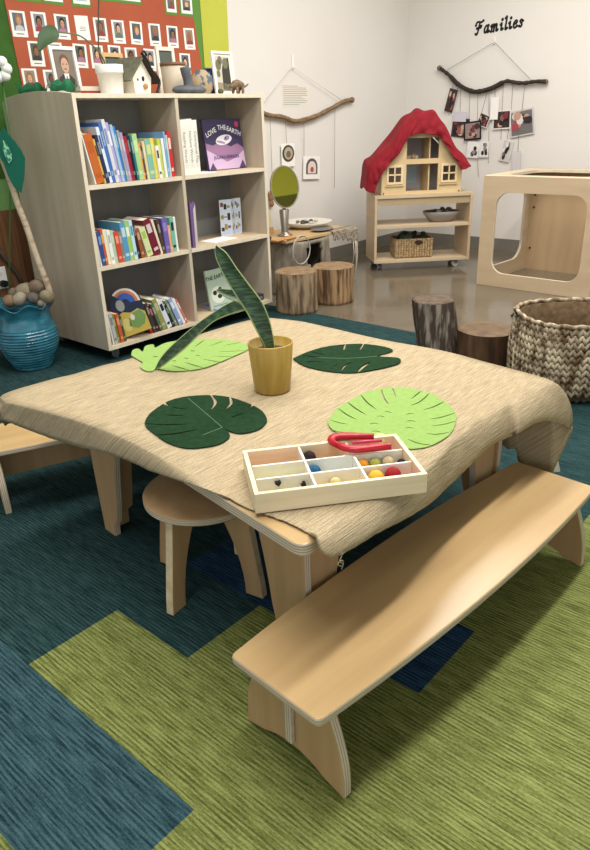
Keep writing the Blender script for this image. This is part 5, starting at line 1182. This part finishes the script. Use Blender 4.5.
# ------------------------------------------------------ on the tablecloth
LZ = CZ + .0040                                    # things rest here
c = atz(272.5, 389.5, LZ); cp = Vector((c.x, c.y, 0)) + HOR*.004; cp.z = LZ
def rad_at(pa, pb): return (atp(*pa, cp, HOR)-atp(*pb, cp, HOR)).length/2
rb = rad_at((255.3, 388), (291.2, 388)); rt = rad_at((247.8, 340.5), (294.6, 340.5)); ph = atp(271, 341.5, cp, HOR).z - LZ
k = thing('potted_snake_plant', 'snake plant with two long leaves in an ochre pot at the table centre', 'plant', cp)
OCH = mat('ochre_pot', (158, 128, 56), .42, (176, 146, 72), (70, 70, 9))
b = newbm(); lathe(b, [(0, 0), (rb*.97, 0), (rb, .002), (rt-.0015, ph-.003), (rt-.0035, ph), (rt-.006, ph-.002), (rt-.010, ph*.80), (0, ph*.79)], 56); obj('pot', b, OCH, k)
b = newbm(); lathe(b, [(rt-.011, ph*.805), (rt*.5, ph*.83), (0, ph*.82)], 32); obj('soil', b, mat('potting_soil', (58, 44, 34), .95, (88, 66, 48), (90, 90, 90)), k)
def snake_mat():
    m = bpy.data.materials.new('snake_leaf'); m.use_nodes = True; nt = m.node_tree; bs = nt.nodes['Principled BSDF']; bs.inputs['Roughness'].default_value = .38
    tc = nt.nodes.new('ShaderNodeTexCoord'); mp = nt.nodes.new('ShaderNodeMapping'); mp.inputs['Scale'].default_value = (30, 30, 190); mp.inputs['Rotation'].default_value = (.35, .5, 0)
    n = nt.nodes.new('ShaderNodeTexNoise'); n.inputs['Scale'].default_value = 1; n.inputs['Detail'].default_value = 2; r = nt.nodes.new('ShaderNodeValToRGB')
    r.color_ramp.elements[0].position = .44; r.color_ramp.elements[0].color = lin((26, 50, 30)); r.color_ramp.elements[1].position = .6; r.color_ramp.elements[1].color = lin((62, 92, 60))
    nt.links.new(tc.outputs['Object'], mp.inputs['Vector']); nt.links.new(mp.outputs['Vector'], n.inputs['Vector']); nt.links.new(n.outputs['Fac'], r.inputs['Fac']); nt.links.new(r.outputs['Color'], bs.inputs['Base Color']); return m
SNK = snake_mat(); SNE = flat((150, 164, 110), .45)
sp = .00145                                        # metres per pixel-ish at this distance
mpp = (atp(280, 340, cp, HOR)-atp(270, 340, cp, HOR)).length/10
def leafpath(pts, P, N, nsub=5): return [v - cp for v in interp([atp(x, y, P, N) for x, y, *_ in pts], nsub)]
def wids(pts, nsub=5): return [v.x*mpp for v in interp([(p[2], 0, 0) for p in pts], nsub)]
A = [(270, 352, 4.5), (268.5, 343, 5.5), (263, 327, 8), (254.5, 308, 9.2), (243, 291, 8.6), (231, 273, 7.4), (222, 257, 6), (218, 250, 3.4), (216.4, 245.5, .4)]
b = newbm(); ribbon(b, leafpath(A, cp, HOR), wids(A), lambda t: -HOR*1 + Vector((.25, -.35, .2))*(1-t), cup=.28, medge=1); obj('leaf', b, [SNK, SNE], k, solid=.003)
tip = atz(154.5, 369.5, LZ+.004); dv = Vector((tip.x-cp.x, tip.y-cp.y, 0)).normalized(); NN = Vector((-dv.y, dv.x, 0))
if NN.dot(HOR) < 0: NN = -NN
Bp = [(269, 350, 4), (265, 338, 5), (262.5, 322, 6.5), (256, 309, 7.5), (245, 305.5, 8), (230, 310, 7.5), (214, 318, 5.5), (200, 329, 6.5), (186, 342, 8), (172, 354, 7.5), (162, 363, 5), (155.5, 369.5, .5)]
b = newbm(); ribbon(b, leafpath(Bp, cp+HOR*.012, NN), wids(Bp), lambda t: (-HOR*.8 + Vector((0, 0, .9))), cup=.3, medge=1); obj('leaf', b, [SNK, SNE], k, solid=.003)
Cp = [(270, 350, 4), (264, 326, 6), (255, 306, 7.5), (243, 298, 7), (230, 294.5, 5), (221, 291.5, 2.6), (216.5, 290, .4)]
b = newbm(); ribbon(b, leafpath(Cp, cp+HOR*.03, HOR), wids(Cp), lambda t: (-HOR + Vector((0, 0, .6))), cup=.3, medge=1); obj('leaf', b, [SNK, SNE], k, solid=.003)

# felt monstera leaves, cut from 1.6 mm felt with their slits
def cutout(name, label, outline, slits, m, group=None, midrib=None, sub=3, mm=None):
    pts = [atz(x, y, 0 + LZ) for x, y in outline]; O = Vector((sum(p.x for p in pts)/len(pts), sum(p.y for p in pts)/len(pts), LZ))
    ring = interp([p-O for p in pts] + [pts[0]-O], sub)[:-1] if sub else [p-O for p in pts]
    b = newbm(); f = b.faces.new([b.verts.new((p.x, p.y, 0)) for p in ring]); r = bmesh.ops.extrude_face_region(b, geom=[f]); bmesh.ops.translate(b, verts=[v for v in r['geom'] if isinstance(v, bmesh.types.BMVert)], vec=(0, 0, .0018))
    o = obj(name, b, m, loc=O)
    cb = newbm()
    for s in slits:
        w = s[-1]; P = interp([atz(x, y, LZ)-O for x, y in s[:-1]], 5); n = len(P); Lf = []; Rt = []
        for i, p in enumerate(P):
            d = (P[min(i+1, n-1)]-P[max(i-1, 0)]).normalized(); t = i/(n-1); ww = w*(.35+.65*sin(PI*min(1, .5+.5*t)) if t > .5 else 1.0)*(.25 if t in (0.0,) and False else 1)
            ww = w*max(.12, 1-(2*abs(t-.5))**2.2); nrm = Vector((-d.y, d.x, 0)); Lf.append(p+nrm*ww); Rt.append(p-nrm*ww)
        prism(cb, [(p.x, p.y) for p in Lf+Rt[::-1]], 'z', -.01, .012)
    bmesh.ops.recalc_face_normals(cb, faces=cb.faces); me = bpy.data.meshes.new('cut'); cb.to_mesh(me); cb.free(); co = bpy.data.objects.new('cut', me); C.objects.link(co); co.location = O
    md = o.modifiers.new('slits', 'BOOLEAN'); md.operation = 'DIFFERENCE'; md.object = co; md.solver = 'EXACT'; md.use_self = True
    bpy.context.view_layer.update(); dg = bpy.context.evaluated_depsgraph_get(); nm = bpy.data.meshes.new_from_object(o.evaluated_get(dg)); o.modifiers.clear(); o.data = nm; bpy.data.objects.remove(co)
    tag(o, label, 'felt leaf', group)
    if midrib:
        for L in midrib:
            b = newbm(); P = [atz(x, y, LZ)-O + Vector((0, 0, .0019)) for x, y in L]; tube(b, interp(P, 4), .0008, 5); obj('midrib', b, mm, o)
    return o
def Z(x0, y0, s, L): return [(x0+x/s, y0+y/s) for x, y in L]
LG = mat('light_green_felt', (132, 163, 84), .9, (142, 172, 94), (80, 80, 80)); DGF = mat('dark_green_felt', (26, 50, 30), .95, (36, 62, 40), (60, 60, 60), spec=.08); VEIN = flat((104, 130, 96), .7)
def ZS(x0, y0, s, L): return [[(x0+x/s, y0+y/s) for x, y in q[:-1]] + [q[-1]] for q in L]
cutout('felt_leaf', 'dark green felt monstera leaf in front of the ochre pot, notch towards the tray',
       Z(140, 385, 4.214, [(352, 184), (395, 202), (440, 205), (500, 190), (530, 165), (535, 145), (515, 112), (470, 85), (385, 55), (300, 45), (200, 50), (120, 70), (50, 115), (24, 150), (24, 175), (70, 215), (130, 250), (200, 268), (280, 262), (340, 248), (375, 225), (376, 205)]),
       ZS(140, 385, 4.214, [[(296, 40), (318, 72), (300, 106), .0042], [(378, 48), (384, 78), (358, 106), .0042], [(480, 82), (462, 98), .003], [(92, 70), (118, 90), .0045], [(10, 165), (120, 170), (212, 166), .0032], [(56, 214), (150, 208), (250, 188), .0036], [(108, 128), (150, 131), (190, 130), .0028], [(132, 96), (196, 104), .0028], [(384, 140), (440, 118), .0024]]),
       DGF, midrib=[Z(140, 385, 4.214, [(203, 58), (270, 115), (347, 182)]), Z(140, 385, 4.214, [(347, 182), (300, 200), (266, 213)])], mm=VEIN)
cutout('felt_leaf', 'dark green felt monstera leaf at the far right of the ochre pot',
       Z(220, 320, 2.36, [(172, 92), (210, 75), (260, 62), (330, 57), (388, 64), (408, 74), (372, 86), (420, 90), (425, 102), (400, 110), (360, 119), (310, 126), (250, 121), (200, 109)]),
       ZS(220, 320, 2.36, [[(326, 124), (338, 111), (354, 100), .0055], [(285, 122), (296, 108), (314, 99), .003], [(262, 118), (276, 106), .0025], [(340, 55), (330, 72), .003], [(296, 58), (292, 72), .003], [(190, 84), (240, 90), .0035], [(196, 100), (244, 100), .003], [(214, 76), (250, 84), .003]]),
       DGF, midrib=[Z(220, 320, 2.36, [(372, 87), (300, 92), (228, 90)])], mm=VEIN)
cutout('felt_leaf', 'light green felt monstera leaf partly beneath the wooden tray',
       Z(320, 375, 3.933, [(30, 188), (60, 140), (100, 112), (150, 85), (190, 68), (255, 54), (330, 52), (400, 64), (450, 80), (500, 115), (534, 155), (530, 200), (505, 240), (440, 278), (390, 290), (330, 290), (240, 262), (110, 240), (50, 218)]),
       ZS(320, 375, 3.933, [[(70, 132), (105, 158), (147, 179), .0022], [(100, 102), (140, 134), (182, 159), .0024], [(158, 78), (185, 110), (222, 138), .0024], [(240, 54), (250, 92), (269, 116), .0028], [(283, 50), (298, 90), .0022], [(358, 97), (402, 62), .0018], [(356, 123), (395, 106), (432, 72), .0022], [(404, 141), (450, 126), (492, 104), .0022], [(428, 176), (480, 168), (540, 148), .002], [(436, 203), (490, 196), (544, 180), .002], [(416, 232), (460, 236), (516, 226), .0022], [(343, 254), (390, 272), (448, 280), .0022], [(36, 178), (75, 190), (110, 196), .002], [(44, 218), (90, 228), (140, 228), .002],
       [(222, 166), (240, 164), (256, 169), .002], [(254, 147), (268, 147), (284, 153), .002], [(338, 159), (356, 154), (373, 157), .002], [(338, 186), (358, 182), (377, 187), .002], [(333, 211), (352, 209), (369, 213), .002], [(194, 196), (212, 192), (231, 196), .002], [(204, 225), (222, 223), (241, 229), .002]]),
       LG)
cutout('felt_leaf', 'light green felt monstera leaf at the far edge, under the drooping plant leaf',
       Z(125, 330, 4.72, [(30, 122), (36, 98), (62, 90), (84, 104), (96, 78), (134, 70), (144, 86), (200, 60), (330, 45), (450, 45), (540, 58), (580, 78), (576, 96), (520, 122), (440, 156), (350, 186), (230, 196), (150, 184), (130, 196), (98, 194), (72, 176), (84, 156), (60, 140)]),
       ZS(125, 330, 4.72, [[(328, 82), (375, 50), .0024], [(394, 80), (468, 52), .0024], [(468, 76), (556, 58), .0024], [(438, 105), (588, 99), .0022], [(408, 125), (540, 130), .0024], [(363, 139), (478, 160), .0026], [(278, 154), (376, 184), .0026], [(218, 168), (310, 196), .0026], [(130, 127), (157, 128), .0035], [(223, 148), (242, 148), .0035], [(278, 134), (302, 137), .0035], [(333, 123), (357, 125), .0035], [(308, 100), (332, 102), .0035]]),
       LG)

# ----------------------------------------------------------- sorting tray
NL = atz(255.6, 514, LZ); NR = atz(426.8, 492.6, LZ); th_ = atp(254.5, 494.6, NL, HOR).z - LZ
FL = atz(240.7, 450.6, LZ+th_); FR = atz(389, 435, LZ+th_); NT = atz(254, 494.4, LZ+th_)
ta = math.atan2(NR.y-NL.y, NR.x-NL.x); TWd = (NR-NL).length; TDp = ((FL-NT).length + (FR-atz(426.8, 474.8, LZ+th_)).length)/2
k = thing('sorting_tray', 'pale pine tray with nine compartments at the bare corner of the table', 'tray', NL, ta)
LNR = mat('tray_white', (232, 226, 212), .6, (240, 236, 226), (5, 60, 60))
b = newbm(); box(b, (.001, .001, .0003), (TWd-.001, TDp-.001, .004)); obj('base', b, PINE, k)
for lo, hi in (((0, 0, 0), (TWd, .009, th_)), ((0, TDp-.009, 0), (TWd, TDp, th_)), ((0, .0092, 0), (.009, TDp-.0092, th_)), ((TWd-.009, .0092, 0), (TWd, TDp-.0092, th_))):
    b = newbm(); box(b, lo, hi); obj('wall', b, PINE, k, bevel=.001)
iw = (TWd-.018); idp = (TDp-.018); t5 = .0045
cxs = [.009 + iw*f for f in (0, .345, .665, 1)]; cys = [.009 + idp*f for f in (0, .31, .64, 1)]
for x in cxs[1:3]:
    b = newbm(); box(b, (x-t5/2, .0092, .0042), (x+t5/2, TDp-.0092, th_-.003)); obj('divider', b, LNR, k)
for y in cys[1:3]:
    b = newbm()
    for a, c in zip(cxs[:-1], cxs[1:]): box(b, (a+t5/2+.0003, y-t5/2, .0042), (c-t5/2-.0003, y+t5/2, th_-.003))
    obj('divider', b, LNR, k)
TM = Matrix.Translation(NL) @ Matrix.Rotation(ta, 4, 'Z')
FCOL = {(0, 2): (178, 104, 76), (0, 1): (196, 192, 128), (0, 0): (176, 174, 136), (1, 2): (186, 120, 56), (1, 1): (176, 190, 190), (1, 0): (214, 192, 130), (2, 2): (170, 60, 56), (2, 1): (196, 170, 130), (2, 0): (190, 80, 64)}
for (ci, ri), col in FCOL.items():
    b = newbm(); box(b, (cxs[ci]+.0034, cys[ri]+.0034, .0043), (cxs[ci+1]-.0034, cys[ri+1]-.0034, .0055)); obj('felt_liner', b, flat(col, .9), k)
def inbox(name, label, ci, ri, u, v, r, col, sc=(1, 1, 1), jit=.0, cat='ball', group=None, rough=.8):
    x = lerp(cxs[ci], cxs[ci+1], u); y = lerp(cys[ri], cys[ri+1], v); b = newbm(); ball(b, (0, 0, 0), r, 18, 12, sc=sc, jit=jit)
    o = obj(name, b, mat('felt_%02x%02x%02x' % col, col, rough, (max(0, col[0]-18), max(0, col[1]-18), max(0, col[2]-18)), (240, 240, 240), bump=.25), loc=TM @ Vector((x, y, .0056+r*sc[2]*1.02))); tag(o, label, cat, group)
inbox('felt_ball', 'dark brown felt ball in the far middle compartment of the tray', 1, 2, .18, .72, .0145, (42, 28, 26))
inbox('felt_ball', 'blue felt ball in the centre compartment of the tray', 1, 1, .16, .72, .0135, (36, 96, 132))
inbox('felt_ball', 'orange felt ball in the right middle compartment of the tray', 2, 1, .16, .78, .0125, (222, 150, 44))
inbox('felt_ball', 'olive green felt ball beside the orange one in the tray', 2, 1, .40, .76, .0125, (164, 166, 78))
inbox('felt_ball', 'beige felt ball in the right middle compartment of the tray', 2, 1, .66, .76, .013, (196, 176, 138))
inbox('felt_ball', 'yellow felt ball in the near right compartment of the tray', 2, 0, .24, .62, .016, (228, 182, 62))
inbox('felt_ball', 'dark red felt ball in the near right compartment of the tray', 2, 0, .58, .70, .016, (160, 30, 40))
inbox('felt_ball', 'cream felt ball in the near middle compartment of the tray', 1, 0, .46, .74, .012, (214, 194, 138))
inbox('felt_ball', 'tiny black felt ball beside the right wall of the tray', 2, 1, .92, .7, .0095, (36, 32, 32))
def heart(name, label, ci, ri, u, v, s, zr, tilt, hz_):
    P = []
    for i in range(28):
        t = 2*PI*i/28; P.append((s*.062*16*sin(t)**3/1.0*.5*2/2, s*.062*(13*cos(t)-5*cos(2*t)-2*cos(3*t)-cos(4*t))/1.0*.5*2/2))
    b = newbm(); prism(b, P, 'z', -.004, .004); o = obj(name, b, flat((34, 34, 40), .6), bevel=.0012)
    o.matrix_world = TM @ Matrix.Translation((lerp(cxs[ci], cxs[ci+1], u), lerp(cys[ri], cys[ri+1], v), hz_)) @ Matrix.Rotation(tilt, 4, 'X') @ Matrix.Rotation(zr, 4, 'Z'); tag(o, label, 'heart')
heart('felt_heart', 'black heart-shaped felt piece in the near left compartment, beside the far divider', 0, 0, .40, .865, .0125, .12, 1.45, .029)
heart('felt_heart', 'black heart-shaped felt piece in the near left compartment, at its right end', 0, 0, .86, .86, .0115, .9, 1.45, .020)
zt_ = LZ + th_ + .0085
k = thing('tongs', 'red plastic tongs lying across the far right compartments of the tray', 'tongs', atz(350, 442, zt_))
O = Vector(k.location)
up_ = interp([atz(*q, zt_)-O for q in ((338, 445.5), (331.8, 441.5), (333, 438), (340, 436), (352, 435.8), (364, 436.2), (374, 436.5))], 5)
lo_ = interp([atz(*q, zt_)-O for q in ((338, 445.5), (346, 448), (356, 449), (368, 448.2), (380, 447.2), (391, 446.4))], 5)
REDP = flat((176, 24, 40), .28, .5)
for P in (up_, lo_):
    b = newbm(); n = len(P); rows = []
    for i, p in enumerate(P):
        d = (P[min(i+1, n-1)]-P[max(i-1, 0)]).normalized(); s = Vector((-d.y, d.x, 0)); w = .0052 + .0058*sin(PI*min(1, i/n*1.1)); h = .0075
        rows.append([b.verts.new(p + s*(w*cos(t*PI/4)) + Vector((0, 0, h*sin(t*PI/4)))) for t in range(8)])
    for A, B_ in zip(rows[:-1], rows[1:]):
        for j in range(8): f = b.faces.new((A[j], A[(j+1) % 8], B_[(j+1) % 8], B_[j])); f.smooth = True
    b.faces.new(rows[0]); b.faces.new(rows[-1][::-1]); obj('arm', b, REDP, k)
b = newbm(); tube(b, [atz(352, 443, zt_)-O, atz(366, 441.5, zt_)-O, atz(382, 440.5, zt_)-O], .0035, 8); obj('inner_rib', b, flat((206, 70, 96), .25), k)
q = atz(380, 438.2, LZ+.032); b = newbm(); ball(b, (0, 0, 0), .0185, 18, 12); tag(obj('wooden_ball', b, mat('pale_wood_ball', (222, 186, 120), .5, (230, 198, 138), (60, 60, 60)), loc=(q.x, q.y, LZ+.0056+.0187)), 'pale wooden ball beside the red tongs in the far right compartment', 'ball')
# white paper tag by the far leg
q = atp(556, 468, Vector((N0.x+1.02, N0.y, 0)), HOR); k = thing('paper_tag', 'small white paper tag hanging from the cloth at the far bench end', 'tag', q); b = newbm(); s = Vector((HOR.y, -HOR.x, 0))
V = [b.verts.new(s*x + Vector((0, 0, z))) for x, z in ((-.008, .03), (.002, .03), (.014, -.012), (-.02, -.014))]; b.faces.new(V); obj('paper', b, PAPER, k, solid=.001)
